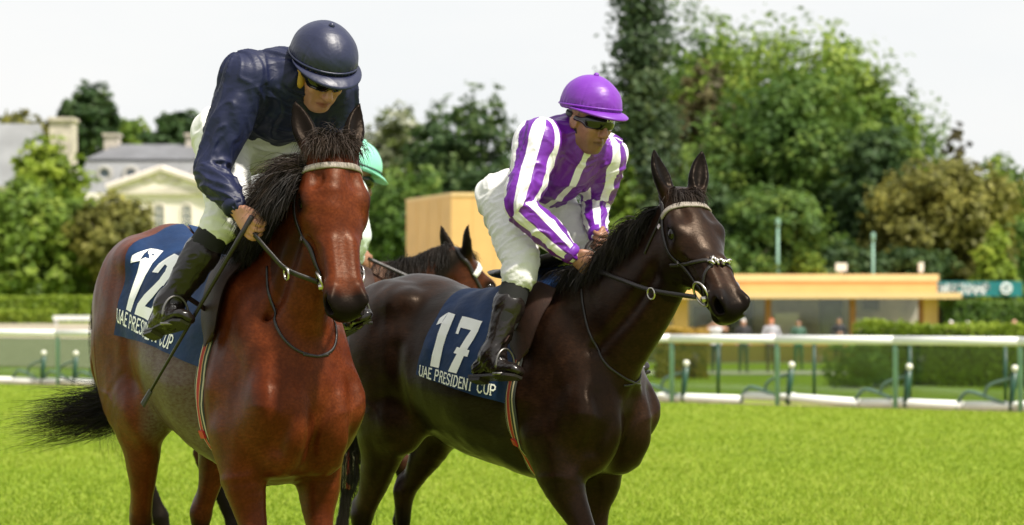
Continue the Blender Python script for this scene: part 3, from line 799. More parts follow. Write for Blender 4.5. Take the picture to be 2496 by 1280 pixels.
for k, (a, b, z0, z1, dep, mm) in enumerate(((1700, 1760, .05, 2.2, 2.0, M_DARKIN), (1790, 1850, .05, 2.6, 2.2, M_DARKIN), (1900, 1960, .05, 1.9, 1.6, M_STONE), (2010, 2066, .05, 2.7, 1.2, M_DARKIN), (2100, 2180, .05, 1.7, 1.9, M_STONE), (2130, 2165, 2.0, 2.6, 2.3, M_DARKIN))):
    B3(MB(), PX(a) - xL, PX(b) - xL, dep, dep + .5, z0, z1).build('cabinet', mm, o)
for px in (2055, 2250):
    x = PX(px) - xL; mb = MB(); mb.tube([(x, .6, zt), (x, .6, zt + .22)], .03, 6); mb.box((x, .5, zt + .33), (.42, .14, .30) if px == 2055 else (.16, .30, .36)); mb.build('floodlight', M_STONE, o)
# gold kiosk block in the middle
D = 72.0; s = FPX / D; xa, xb, xc = PX(975), PX(1100), PX(1310); zg = float(gz(xb, D)); zt = HC + (HY - 478) / s - zg
o = empty('gold_kiosk', (xb, D, zg)); tag(o, 'tall plain gold block behind the horse with the lowered head', 'kiosk')
da = 4.2; 
mb = MB(); foot = [(0, 0), (xc - xb, .35), (xc - xb - .4, 3.6), (xa - xb, da)]
mb.prism([(x, y, -.3) for x, y in foot], (0, 0, 0), (0, 0, zt + .3)); mb.build('wall', M_GOLD, o)
for i in range(4):
    (x0, y0), (x1, y1) = foot[i], foot[(i + 1) % 4]; nseg = 4
    for k in range(1, nseg):
        u = k / nseg; x, y = x0 + (x1 - x0) * u, y0 + (y1 - y0) * u; cx, cy = np.mean([f[0] for f in foot]), np.mean([f[1] for f in foot]); n_ = unit(np.array([x - cx, y - cy, 0])) * .006
        MB().box((x + n_[0], y + n_[1], zt / 2), (.012, .012, zt - .1), np.array([unit([x1 - x0, y1 - y0, 0]), unit([-(y1 - y0), x1 - x0, 0]), [0, 0, 1]])).build('panel_joint', M_ORANGEWOOD if False else M_GOLD, o)
mb = MB(); mb.prism([(x * 1.01, y - .03 if y < 2 else y + .02, zt + .002) for x, y in foot], (0, 0, 0), (0, 0, .10)); mb.build('coping', M_GOLDLIGHT, o)

# banner with the racecourse name
D = 96.0; s = FPX / D; zc = HC + (HY - 704) / s; h_ = 36 / s; x0, x1 = PX(2225), PX(2492); zg = float(gz(x0, D))
M_TEAL = simple('teal_banner', (.012, .19, .20), .5, noise=.1, nscale=2); M_LOGO = simple('white_banner_print', (.80, .84, .84), .5)
o = empty('name_banner', (x0, D, zg)); tag(o, 'teal name banner with white capital letters and round logo', 'banner'); zz = zc - zg
B3(MB(), 0, x1 - x0, 0, .06, zz - h_ / 2, zz + h_ / 2).build('board', M_TEAL, o)
for x in (.3, (x1 - x0) / 2, x1 - x0 - .3): MB().tube([(x, .10, -.2), (x, .10, zz - h_ / 2)], .05, 8).build('leg', M_DARKGREEN, o, True)
x = PX(2266) - x0; lh = h_ * .62
for ch in 'LONGCHAMP':
    mb = MB()
    for q in letter_quads(ch, .24, serif=False): mb.prism([(x + a * lh * .82, -.012, zz - lh / 2 + b * lh) for a, b in q], (0, 0, 0), (0, -.012, 0))
    mb.build('letter', M_LOGO, o); x += ADV.get(ch, .92) * lh * .80
cxl = PX(2452) - x0
mb = MB(); mb.ring((cxl, -.02, zz), (0, 1, 0), h_ * .33, h_ * .085, 24, 6); mb.tube([(cxl - h_ * .25, -.02, zz + h_ * .05), (cxl + h_ * .02, -.02, zz - h_ * .04), (cxl + h_ * .32, -.02, zz - h_ * .02)], h_ * .07, 6); mb.build('logo', M_LOGO, o, True)

# lamp posts
for px, top, nm in ((1896, 556, 'slim pale lamp post above the pavilion, nearer the dark brown horse'), (2128, 590, 'slim pale lamp post above the pavilion, nearer the banner')):
    d = 99.0; p = at(px, top, d); zg = float(gz(p[0], d)); o = empty('lamp_post', (p[0], d, zg)); tag(o, nm, 'lamp post', 'lamp posts'); H_ = p[2] - zg
    MB().tube([(0, 0, -.1), (0, 0, H_ * .5), (0, 0, H_)], [.09, .07, .055], 10).build('pole', M_GREENPOST, o, True)
    MB().tube([(0, 0, H_), (0, 0, H_ + .10), (0, 0, H_ + .34), (0, 0, H_ + .40)], [.05, .10, .09, .02], 12).build('lantern', M_GREENPOST, o, True)

# mansion
D = 200.0; s = FPX / D; zg = float(gz(PX(395), D)); Zm = lambda py: HC + (HY - py) / s - zg; ox = PX(395); Xm = lambda px: PX(px) - ox
o = empty('mansion', (ox, D, zg)); tag(o, 'pale stone mansion with grey slate roof, pediment and arched windows', 'building')
ze = Zm(474)
B3(MB(), Xm(165), Xm(640), 1.2, 13, -1, ze).build('wall', M_STONE2, o)
B3(MB(), Xm(268), Xm(522), 0, 1.2, -1, ze - .002).build('centre_bay', M_STONE, o)
B3(MB(), Xm(262), Xm(528), -.35, 1.1, ze, ze + .55).build('cornice', M_STONE2, o)
B3(MB(), Xm(160), Xm(645), .9, 1.19, ze - .35, ze + .15).build('eaves', M_STONE, o)
mb = MB(); mb.prism([(Xm(262), -.30, ze + .55), (Xm(528), -.30, ze + .55), (Xm(395), -.30, Zm(418))], (0, 0, 0), (0, 2.5, 0)); mb.build('pediment', M_STONE, o)
for a, b in (((262, ze + .55), (395, Zm(412))), ((528, ze + .55), (395, Zm(412)))):
    MB().tube([(Xm(a[0]), -.45, a[1]), (Xm(b[0]), -.45, b[1])], .30, 6).build('raking_cornice', M_STONE2, o)
mb = MB(); mb.sphere((0, -.30, ze + 1.45), (.75, .18, .55), 14, 8); mb.sphere((-1.2, -.3, ze + 1.05), (.5, .12, .25), 10, 6); mb.sphere((1.2, -.3, ze + 1.05), (.5, .12, .25), 10, 6); mb.build('carved_relief', M_STONE2, o, True)
# mansard: steep pale slope and darker upper roof
zb, zr = Zm(384), Zm(338)
xa, xb = Xm(160), Xm(645); i1 = 1.3; i2 = 3.2
low = [(xa, 1.0, ze), (xb, 1.0, ze), (xb - i1, 3.0, zb), (xa + i1, 3.0, zb), (xa, 13, ze), (xb, 13, ze), (xb - i1, 11, zb), (xa + i1, 11, zb)]
MB().add(low, [(0, 1, 2, 3), (5, 4, 7, 6), (4, 0, 3, 7), (1, 5, 6, 2), (3, 2, 6, 7)]).build('mansard_slope', M_SLATELIGHT, o)
up = [(xa + i1 - .25, 2.75, zb + .02), (xb - i1 + .25, 2.75, zb + .02), (xb - i2, 6.9, zr), (xa + i2, 6.9, zr), (xa + i1 - .25, 11.2, zb + .02), (xb - i1 + .25, 11.2, zb + .02), (xb - i2, 7.1, zr), (xa + i2, 7.1, zr)]
MB().add(up, [(0, 1, 2, 3), (5, 4, 7, 6), (4, 0, 3, 7), (1, 5, 6, 2), (3, 2, 6, 7)]).build('upper_roof', M_SLATE, o)
for px in (240, 446, 585):
    x = Xm(px); r = MB(); B3(r, x - .60, x + .60, 6.2, 7.8, zr - 1.5, Zm(318)); B3(r, x - .72, x + .72, 6.0, 8.0, Zm(318), Zm(312)); r.build('chimney', M_BRICK, o)
for px in (245, 310, 480, 548):
    x = Xm(px); z = (ze + zb) / 2 + .3; y = 1.0 + 2.0 * ((z - ze) / (zb - ze)) - .15
    dm = MB(); dm.ring((x, y - .12, z), (0, 1, 0), .55, .16, 20, 6); B3(dm, x - .62, x + .62, y, y + 1.2, z - .62, z + .55); w_ = dm.build('dormer', M_DORMER, o, False)
    dm = MB(); dm.add([(x + .5 * math.cos(a), y - .02, z + .5 * math.sin(a)) for a in np.linspace(0, 2 * math.pi, 17)[:-1]], [tuple(range(16))]); dm.build('pane', M_WINDOW, w_)
def arch_window(x, y, z0, z1, w, parent):
    n = 12; zs = z1 - w / 2; P = [(x - w / 2, z0), (x + w / 2, z0)] + [(x + w / 2 * math.cos(a), zs + w / 2 * math.sin(a)) for a in np.linspace(0, math.pi, n)]
    fr_ = MB(); fr_.tube([(a, y - .03, b) for a, b in P + [P[0]]], .10, 6); wd = fr_.build('window', M_STONE2, parent)
    g = MB(); g.prism([(a, y - .03, b) for a, b in P], (0, 0, 0), (0, .02, 0)); g.build('pane', M_WINDOW, wd)
    g = MB(); B3(g, x - .04, x + .04, y - .09, y - .045, z0, z1); [B3(g, x - w / 2, x + w / 2, y - .09, y - .046, z - .03, z + .03) for z in (z0 + (z1 - z0) * .33, z0 + (z1 - z0) * .66)]; g.build('glazing_bar', M_STONE, wd)
for px in (320, 388, 455): arch_window(Xm(px), 0, Zm(556), Zm(497), .85, o)
for px in (320, 388, 455): arch_window(Xm(px), 0, Zm(650), Zm(585), .85, o)
for px in (195, 235, 560, 600): arch_window(Xm(px), 1.2, Zm(556), Zm(500), .8, o)
# slate gabled wing at the left edge
D = 170.0; s = FPX / D; zg = float(gz(PX(20), D)); o = empty('gabled_house', (PX(20), D, zg)); tag(o, 'steep slate roofed house cut by the left picture edge', 'building'); Zl = lambda py: HC + (HY - py) / s - zg
xg = lambda px: PX(px) - PX(20)
B3(MB(), xg(-260), xg(105), 0, 9, -1, Zl(452)).build('wall', M_STONE, o)
z0, z1 = Zl(455), Zl(290)
MB().add([(xg(-268), -.3, z0), (xg(112), -.3, z0), (xg(68), 4.4, z1), (xg(-225), 4.4, z1), (xg(-268), 9.3, z0), (xg(112), 9.3, z0)], [(0, 1, 2, 3), (5, 4, 3, 2), (4, 0, 3), (1, 5, 2)]).build('roof', M_SLATELIGHT, o)
r = MB(); B3(r, xg(98), xg(155), 3.4, 5.4, 0, Zl(285)); B3(r, xg(94), xg(159), 3.2, 5.6, Zl(285), Zl(277)); r.build('chimney', M_BRICK, o)
for px in (10, 60): arch_window(xg(px), 0, Zl(560), Zl(480), 1.0, o)
# white board fence beyond the track on the left
o = empty('board_fence', (*hp(130, 80), 0)); tag(o, 'white horizontal board of a second rail beyond the left gravel', 'fence'); a = np.array([0, 0, 0.0]); b = np.array([hp(760, 80)[0] - hp(130, 80)[0], 0, 0])
zf = HC + (HY - 775) / (FPX / 80)
B3(MB(), 0, b[0], -.03, .03, zf - .075, zf + .075).build('board', M_RAILWHITE, o)
for k in range(6): x = b[0] * (k + .02) / 5.1; B3(MB(), x, x + .1, .032, .12, float(gz(hp(130, 80)[0] + x, 80)) - .1, zf + .05).build('post', M_RAILWHITE, o)

# ------------------------------------------------------------------ spectators
def person_far(label, px, foot_py, d, hgt, top_c, leg_c, hair_c, skin_c, pose='stand', seed=0):
    p = at(px, foot_py, d); zg = float(gz(p[0], d)); o = empty('person', (p[0], d, zg)); tag(o, label, 'person', 'spectators'); k = hgt / 1.72
    f = Field((-.55, -.35, -.02), (.55, .35, 1.85), .022)
    for s_ in (-1, 1):
        f.chain([(s_ * .09, 0, .90), (s_ * .10, -.02, .50), (s_ * .11, .02, .09)], [.085, .065, .045], k=.03); f.chain([(s_ * .11, .02, .05), (s_ * .13, -.14, .03)], [.045, .035], k=.02)
        if pose == 'photo': f.chain([(s_ * .19, 0, 1.42), (s_ * .34, -.12, 1.40), (s_ * .10, -.24, 1.60)], [.055, .045, .038], k=.04)
        elif pose == 'fold': f.chain([(s_ * .19, 0, 1.42), (s_ * .25, -.02, 1.14), (-s_ * .03, -.20, 1.18)], [.055, .045, .038], k=.04)
        else: f.chain([(s_ * .19, 0, 1.42), (s_ * .25, .02, 1.14), (s_ * .22, -.10, .90)], [.055, .045, .036], k=.04)
    f.chain([(0, 0, .90), (0, 0, 1.15), (0, 0, 1.40)], [(.15, .11), (.145, .105), (.17, .11)], side=(1, 0, 0), k=.05)
    f.chain([(0, 0, 1.42), (0, -.01, 1.55)], [.06, .055], k=.03); f.ell((0, -.02, 1.62), (.078, .095, .115), k=.02); f.ell((0, -.115, 1.605), (.014, .02, .02), k=.02)
    V, F = f.mesh(1); z = V[:, 2]
    col = np.zeros((len(V), 3)); col[:] = top_c; col[z < .93] = leg_c; col[z < .07] = (.02, .02, .02); col[z > 1.50] = skin_c
    hr = (z > 1.66) | ((z > 1.56) & (V[:, 1] > .01)); col[hr] = hair_c
    if pose == 'photo': col[(np.abs(V[:, 0]) > .22) & (z > 1.3)] = skin_c; col[(V[:, 1] < -.16) & (z > 1.3)] = skin_c
    elif pose == 'stand': col[(np.abs(V[:, 0]) > .16) & (z < 1.05) & (z > .8)] = skin_c
    else: col[(V[:, 1] < -.16) & (z > 1.1) & (z < 1.3)] = skin_c
    link('body', mk_mesh('body', V * k, F, attrs={'cloth': col}), M_FAR, o)
t = NT('spectator_clothing'); t.P(Base_Color=t.attr('cloth'), Roughness=.8); M_FAR = t.m
SKN = (.48, .26, .18)
person_far('spectator in white top and dark trousers raising both arms to photograph', 1745, 918, 77, 1.72, (.62, .62, .68), (.03, .04, .06), (.5, .5, .52), SKN, 'photo')
person_far('spectator in black skirt and pale hat beside the photographing one', 1812, 922, 78, 1.74, (.03, .03, .035), (.04, .07, .06), (.75, .75, .72), SKN)
person_far('red haired spectator in grey shirt with folded arms', 1880, 925, 78, 1.76, (.40, .40, .46), (.10, .06, .05), (.45, .12, .04), (.62, .28, .18), 'fold')
person_far('spectator in long dark green dress in front of the pavilion', 1946, 910, 82, 1.68, (.06, .13, .10), (.02, .12, .09), (.05, .04, .03), SKN)
person_far('dark suited spectator at the pavilion counter', 2045, 905, 86, 1.75, (.03, .03, .04), (.03, .03, .035), (.04, .03, .03), SKN, 'fold')
person_far('white haired spectator behind the hedge, nearest the pavilion', 2318, 915, 82, 1.66, (.55, .30, .28), (.1, .1, .1), (.78, .76, .74), SKN)
person_far('spectator with pale hat behind the middle of the hedge', 2358, 915, 82, 1.64, (.45, .10, .08), (.1, .1, .1), (.78, .75, .72), SKN)
person_far('bareheaded spectator behind the hedge at the right edge', 2472, 908, 82, 1.68, (.40, .30, .26), (.1, .1, .1), (.60, .34, .24), (.62, .32, .22))

# ------------------------------------------------------------------ horses
HEAD = HS = .955; HB = 1.22      # head size, head breadth
def head_frame(poll, A, roll=0.0, HS=HS):
    A = unit(A); B = unit(np.cross([0, 0, 1.0], A)); N = np.cross(A, B)
    if roll:
        c, s_ = math.cos(roll), math.sin(roll); B, N = c * B + s_ * N, c * N - s_ * B
    poll = np.asarray(poll, float)
    H = lambda a, n, b=0.0: poll + HS * (A * a + N * n + B * b * HB)
    return H, A, N, B

TRUNK = np.array([  # x, top, bottom, half width, egg (narrower on top)
    (-1.140, 1.36, 1.24, .060, .0), (-1.10, 1.45, 1.14, .135, .0), (-1.03, 1.52, 1.07, .185, .02), (-.95, 1.57, 1.02, .225, .06),
    (-.80, 1.615, .985, .265, .10), (-.65, 1.60, .945, .270, .12), (-.50, 1.553, .895, .278, .10), (-.35, 1.535, .855, .292, .12),
    (-.20, 1.555, .825, .288, .24), (-.05, 1.595, .805, .262, .42), (.10, 1.595, .80, .228, .46), (.22, 1.52, .82, .208, .36),
    (.34, 1.41, .88, .185, .2), (.43, 1.29, .97, .140, .1), (.48, 1.18, 1.06, .06, .0)])

def build_body(pose, h):
    """one continuous body mesh in the horse's own frame"""
    HS = pose.get('hs', HEAD); neck = np.asarray(pose['neck'], float); H, A, N, B = head_frame(pose['poll'], pose['face'], pose.get('roll', 0), pose.get('hs', HEAD))
    croup = pose.get('croup', 0.0)
    allp = [H(-.2, 0, 0), H(.7, 0, .15), H(.7, 0, -.15), H(.2, -.35), H(.2, .1)]
    legs = pose['legs']
    for L in legs.values(): allp += [np.array(p) for p in L]
    allp += [np.array([-1.25, -.42, .5]), np.array([.6, .42, 1.75])]
    allp = np.array(allp)
    f = Field(allp.min(0) - .12, allp.max(0) + .12, h)
    f.lo[2] = max(f.lo[2], 0.02)
    f = Field([f.lo[0], f.lo[1], 0.02], allp.max(0) + .12, h)
    T = TRUNK.copy()
    cs = croup * np.clip((-.15 - T[:, 0]) / .45, 0, 1) * np.clip((T[:, 0] + 1.75) / .9, 0, 1)
    T[:, 1] += cs; T[:, 2] += cs * .4
    sx = catmull(T, 180)
    def trunk(X, Y, Z):
        x = np.clip(X, sx[0, 0], sx[-1, 0]).ravel()
        top, bot, w, egg = (np.interp(x, sx[:, 0], sx[:, i]).astype(np.float32)[:, None, None] for i in range(1, 5))
        c = (top + bot) / 2; hh = (top - bot) / 2
        v = (Z - c) / hh
        wid = w * (1 - egg * np.clip(v, -.2, 1)) 
        # keep the lower ribcage full
        q = np.sqrt((np.abs(Y) / wid) ** 2 + np.abs(v) ** 2.1 + 1e-9)
        ex = np.abs(X - np.clip(X, sx[0, 0], sx[-1, 0]))
        d = (q - 1) * np.minimum(w, hh) * .92
        return np.where(ex > 0, np.sqrt(np.maximum(d, 0) ** 2 + ex ** 2) + .002, d)
    f.func(trunk, (-1.25, -.42, .7), (.6, .42, 1.85), k=0.0)
    for sgn, fl, hl in ((1, legs['fl'], legs['hl']), (-1, legs['fr'], legs['hr'])):
        s = sgn
        # --- hindquarters
        st, hk, ft, hf = [np.array(p, float) for p in hl]       # stifle, hock, fetlock, hoof top
        hip = np.array([-.83, s * .150, 1.33 + croup * .8])
        d_st = st - np.array([-.68, s * .19, .97])
        f.ell(hip, (.25, .125, .24), k=.08)
        f.ell((-.70, s * .185, 1.49 + croup * .9), (.11, .07, .055), k=.07)              # point of hip
        f.ell(np.array([-1.005, s * .115, 1.22 + croup * .6]) + d_st * .12, (.12, .095, .26), k=.08)   # buttock
        f.chain([np.array([-.88, s * .155, 1.24]), np.array([-.82, s * .178, 1.08]) + d_st * .5,
                 st * .50 + np.array([-.90, s * .18, .96]) * .5 + d_st * .5], [(.125, .23), (.11, .20), (.09, .155)], k=.07)
        g1 = st * .60 + hk * .40 + np.array([-.035, 0, .02]); g2 = st * .25 + hk * .75 + np.array([-.004, 0, 0])
        f.chain([st + np.array([-.07, 0, .03]), g1, g2, hk + np.array([.012, 0, .02])], [(.085, .125), (.068, .098), (.043, .055), (.040, .050)], k=.06)
        f.ell(st + np.array([.01, s * .0, .0]), (.085, .075, .10), k=.07)
        # achilles tendon and point of hock
        lg = unit(hk - st); bk = unit(np.cross(np.cross(lg, [1, 0, 0]), lg)) * -1
        f.chain([g2 + bk * .035, hk + bk * .052 - lg * .03], [(.018, .020), (.022, .026)], k=.03)
        cn = ft - hk
        f.chain([hk, hk + cn * .18, hk + cn * .5, hk + cn * .85, ft], [(.043, .052), (.034, .042), (.027, .033), (.028, .035), (.036, .043)], k=.025)
        f.chain([ft, ft * .45 + hf * .55, hf], [(.035, .040), (.030, .033), (.042, .046)], k=.02)
        # --- forehand
        el, kn, ff, fh = [np.array(p, float) for p in fl]
        sh = np.array([.395, s * .130, 1.07])
        ax = unit(np.array([.40, s * .03, -.44])); up_ = unit(np.cross(ax, [0, s, 0])); R = np.array([ax, np.cross(up_, ax), up_])
        f.ell((.185, s * .138, 1.28), (.31, .072, .150), R, k=.06)                        # shoulder blade mass
        f.ell((.10, s * .158, 1.10), (.17, .078, .13), k=.07)                             # triceps
        f.ell(sh, (.085, .075, .105), k=.06)                                              # point of shoulder
        f.chain([sh, np.array([.26, s * .152, .98]), el + np.array([-.02, 0, .05])], [(.08, .10), (.088, .125), (.080, .115)], k=.06)
        fa = kn - el
        f.chain([el + np.array([.02, 0, .06]), el + fa * .22 + np.array([.015, s * .008, 0]), el + fa * .5, el + fa * .78, kn - fa * .08],
                [(.082, .112), (.076, .098), (.058, .070), (.043, .049), (.046, .050)], k=.05)
        f.ell(el + fa * .2 + np.array([.06, s * .01, 0]), (.045, .048, .12), k=.05)
        f.ell(kn, (.050, .050, .062), k=.025)
        cn = ff - kn
        f.chain([kn + cn * .05, kn + cn * .25, kn + cn * .6, ff], [(.040, .044), (.029, .034), (.026, .033), (.036, .041)], k=.02)
        f.chain([ff, ff * .45 + fh * .55, fh], [(.034, .038), (.029, .032), (.042, .046)], k=.02)
        # pectoral muscles
        f.ell((.415, s * .090, 1.005), (.095, .086, .125), k=.035)
        f.ell((.335, s * .085, .90), (.11, .07, .085), k=.05)
    f.chain([(-.05, 0, .90), (.12, 0, .875), (.30, 0, .90)], [(.12, .09), (.12, .085), (.09, .07)], k=.06)   # brisket
    f.chain([(.50, 0, 1.16), (.518, 0, 1.02), (.475, 0, .90)], [.014, .020, .016], k=.055, mode='sub')
    for s in (-1, 1):
        f.chain([(.470, s * .152, 1.14), (.495, s * .146, 1.03), (.435, s * .150, .925)], [.008, .013, .012], k=.070, mode='sub')
        f.chain([(.03, s * .262, 1.30), (.03, s * .284, 1.14), (.01, s * .290, 1.02)], [.008, .010, .006], k=.10, mode='sub')      # behind the triceps
        f.chain([(-.60, s * .290, 1.30), (-.57, s * .300, 1.12), (-.52, s * .285, .98)], [.010, .014, .012], k=.06, mode='sub')  # flank
        f.chain([(-.98, s * .200, 1.36), (-.97, s * .235, 1.16), (-.93, s * .225, 1.02)], [.008, .012, .010], k=.06, mode='sub')  # hamstring line
    # --- neck
    nk = list(neck) + [H(.055, -.125)]
    rad = pose.get('nrad', [(.135, .31), (.118, .255), (.096, .200), (.082, .160), (.072, .128)])
    f.chain(nk, rad, side=(B * .5 + np.array([0, .5, 0])), k=.10, n=22)
    Q = catmull(np.array(nk), 9); TT = np.gradient(Q, axis=0); rr = catmull(np.array(rad), 9)
    for s in (-1, 1):
        pj = [Q[i] + np.array([0, s * rr[i, 0] * .99, 0]) + unit(np.cross(TT[i], [0, 1.0, 0])) * -rr[i, 1] * .42 for i in range(2, 8)]
        f.chain(pj, [.006, .010, .012, .012, .010, .006], k=.05, mode='sub', n=12)      # jugular groove
    # --- head
    X = lambda rows: ([H(a, n) for a, n, _, _ in rows], [(u * HS * HB, v * HS) for _, _, u, v in rows])
    ABN = np.array([A, B, N]); E = lambda c, r, k, R=ABN, mode='add': f.ell(c, (r[0] * HS, r[1] * HS * HB, r[2] * HS), R, k=k, mode=mode)
    P, R_ = X([(-.005, -.050, .055, .045), (.07, -.058, .080, .058), (.16, -.062, .094, .064), (.25, -.068, .082, .064),
               (.34, -.070, .063, .056), (.44, -.070, .053, .050), (.52, -.070, .051, .048), (.575, -.076, .049, .044)])
    f.chain(P, R_, side=B, k=.06, n=24)
    P, R_ = X([(.085, -.125, .060, .07), (.15, -.165, .071, .098), (.225, -.172, .070, .100), (.31, -.152, .058, .078),
               (.39, -.130, .044, .055), (.48, -.120, .036, .042), (.555, -.120, .036, .036)])
    f.chain(P, R_, side=B, k=.05, n=20)
    E(H(.598, -.088), (.036, .040, .046), .035)      # upper lip
    E(H(.578, -.142), (.030, .034, .024), .022)      # chin
    for b in (-1, 1):
        E(H(.185, -.046, b * .076), (.045, .026, .030), .03)      # brow
        E(H(.225, -.084, b * .080), (.042, .018, .030), .03)      # under the eye
        f.chain([H(.24, -.100, b * .080), H(.32, -.100, b * .066), H(.40, -.098, b * .053)], [(.012, .013), (.011, .012), (.008, .009)], k=.028)   # facial crest
        E(H(.180, -.170, b * .058), (.10, .026, .085), .04)       # cheek plate
        E(H(.118, -.030, b * .055), (.030, .022, .018), .03)
        f.chain([H(.36, -.035, b * .030), H(.50, -.040, b * .030)], [(.018, .018), (.016, .016)], k=.03)   # nasal bones
        # nostril: flared rim with a hollow
        E(H(.560, -.058, b * .040), (.055, .020, .034), .03)
        hx = unit(.60 * A + .75 * B * b + .30 * N); hy = unit(np.cross(hx, B)); hy = hy if hy @ N > 0 else -hy; hz = np.cross(hx, hy)
        f.chain([H(.548, -.030, b * .040), H(.585, -.026, b * .050), H(.612, -.048, b * .046), H(.606, -.080, b * .044)], [.013, .015, .013, .012], k=.016, n=10)   # nostril rim
        f.ell(H(.597, -.052, b * .054), (.050, .030, .019), np.array([hx, unit(A - (A @ hx) * hx - .2 * N), np.cross(hx, unit(A - (A @ hx) * hx - .2 * N))]), k=.008, mode='sub')
        E(H(.19, -.062, b * .100), (.028, .016, .019), .012, mode='sub')         # eye socket
        f.chain([H(.158, -.052, b * .094), H(.182, -.034, b * .094), H(.212, -.040, b * .090), H(.226, -.058, b * .086)], [.007, .009, .008, .006], k=.010, n=10)   # upper lid
        f.chain([H(.165, -.078, b * .093), H(.19, -.088, b * .092), H(.222, -.074, b * .088)], [.006, .007, .006], k=.010, n=8)     # lower lid
        E(H(.125, .002, b * .058), (.034, .018, .016), .030, mode='sub')        # hollow above the eye
        f.chain([H(.25, -.082, b * .083), H(.31, -.066, b * .071), H(.37, -.072, b * .060), H(.44, -.082, b * .052)], [.0045, .0050, .0045, .0035], k=.010, n=14)   # vein
        f.chain([H(.31, -.070, b * .070), H(.36, -.040, b * .052), H(.42, -.032, b * .044)], [.0040, .0045, .0035], k=.010, n=10)
        f.chain([H(.08, -.20, b * .066), H(.16, -.262, b * .060), H(.25, -.252, b * .052), H(.31, -.215, b * .046)], [.008, .009, .008, .006], k=.020, n=12)   # jaw edge
        # groove between the jaw and the nose, corner of the mouth
        E(H(.37, -.098, b * .075), (.06, .012, .016), .03, mode='sub')
        # ear: a cupped leaf
        e0 = H(-.005, -.030, b * .058); ed = unit(pose['ear'][0] * A + pose['ear'][1] * N + pose['ear'][2] * b * B)
        eo = unit(pose['earopen'][0] * A + pose['earopen'][1] * N + pose['earopen'][2] * b * B); eo = unit(eo - (eo @ ed) * ed); ew = np.cross(ed, eo)
        EL = .178
        f.chain([e0 - ed * .02, e0 + ed * EL * .16, e0 + ed * EL * .40, e0 + ed * EL * .66 - eo * .004, e0 + ed * EL * .88, e0 + ed * EL * 1.0 + eo * .006],
                [(.030, .028), (.037, .028), (.041, .025), (.033, .018), (.017, .011), (.004, .004)], side=ew, k=.025, n=14)
        f.chain([e0 + ed * EL * .22 + eo * .028, e0 + ed * EL * .45 + eo * .026, e0 + ed * EL * .68 + eo * .016, e0 + ed * EL * .86 + eo * .010],
                [(.016, .018), (.028, .020), (.021, .014), (.008, .006)], side=ew, k=.008, n=10, mode='sub')
    f.chain([H(.600, -.116, -.04), H(.590, -.118, 0), H(.600, -.116, .04)], [.004, .005, .004], k=.012, mode='sub')   # mouth line
    V, F = f.mesh(2)
    Nn = vnormals(V, F); hd_ = np.linalg.norm(V - H(.3, -.08), axis=1); bw = np.clip((hd_ - .38) / .15, .12, 1)
    rv_ = np.maximum(0, 1 - np.abs(vnoise(V * np.array([1, 1, .7]), 5.5, 31)) * 7); rv_ = rv_ * np.clip(vnoise(V, 3, 33) * 2, 0, 1)
    V = V + Nn * (bw * (.0030 * rv_ + .0045 * vnoise(V * np.array([.8, 1, .55]), 9, 21) + .0022 * vnoise(V * np.array([1, 1, .6]), 20, 22)))[:, None]
    if pose.get('slim'): V[:, 1] *= 1 - pose['slim'] * np.clip((hd_ - .42) / .15, 0, 1)
    return f, V, F, (H, A, N, B)

def coat_attrs(V, pose, HF, kind):
    """dark: black points (legs, muzzle, ear edges), shade painted in the nostrils ; pale: clipped saddle patch on the belly ; zone 0..1"""
    H, A, N, B = HF; HS = pose.get('hs', HEAD)
    rel = (V - H(0, 0)) / HS; a = rel @ A; n = rel @ N; b = rel @ B
    inhead = (np.abs(b) < .19) & (a > -.25) & (a < .75) & (n > -.33) & (n < .22)
    nz = vnoise(V, 14, 3) * .5 + vnoise(V, 40, 5) * .25
    leg = np.clip((.64 + nz * .05 - V[:, 2]) / .10, 0, 1)
    muz = np.where(inhead & (n > -.195), np.clip((a - .500 - .03 * nz) / .08, 0, 1), 0)
    ear = np.where(inhead & (a < .03) & (np.abs(b) > .03), np.clip((.015 - a) / .05, 0, 1), 0)
    ear = np.maximum(ear, np.where(inhead & (n > .02) & (a < .06), 1, 0))
    cheek = np.where(inhead & (a > .14) & (a < .46), np.clip((-.095 - n + .012 * nz) / .06, 0, .75) * np.clip(1 - np.abs(a - .3) / .17, 0, 1), 0)
    eye = np.zeros(len(V))
    for s in (-1, 1):
        d = np.linalg.norm(V - H(.192, -.062, s * .094), axis=1); eye = np.maximum(eye, np.clip(1 - (d - .030) / .025, 0, 1)); d = np.linalg.norm(V - H(.592, -.052, s * .048), axis=1); eye = np.maximum(eye, 1.1 * np.clip(1 - (d - .020) / .012, 0, 1))  # dark skin round the eyes; nostril hollows painted black as shade
        d = np.linalg.norm(V - H(.30, -.12, s * .06), axis=1)
    dark = np.clip(np.maximum.reduce([leg, muz, ear, eye * .9, cheek]), 0, 1)
    pale = np.clip((1.30 - V[:, 2] + nz * .03) / .06, 0, 1) * np.clip((.30 - np.abs(V[:, 1]) + .3) / .1, 0, 1)
    pale *= np.clip((.06 - V[:, 0]) / .05, 0, 1) * np.clip((V[:, 0] + .50 + (1.15 - V[:, 2]) * .25) / .06, 0, 1) * np.clip((V[:, 2] - .72) / .04, 0, 1)
    return dark, pale

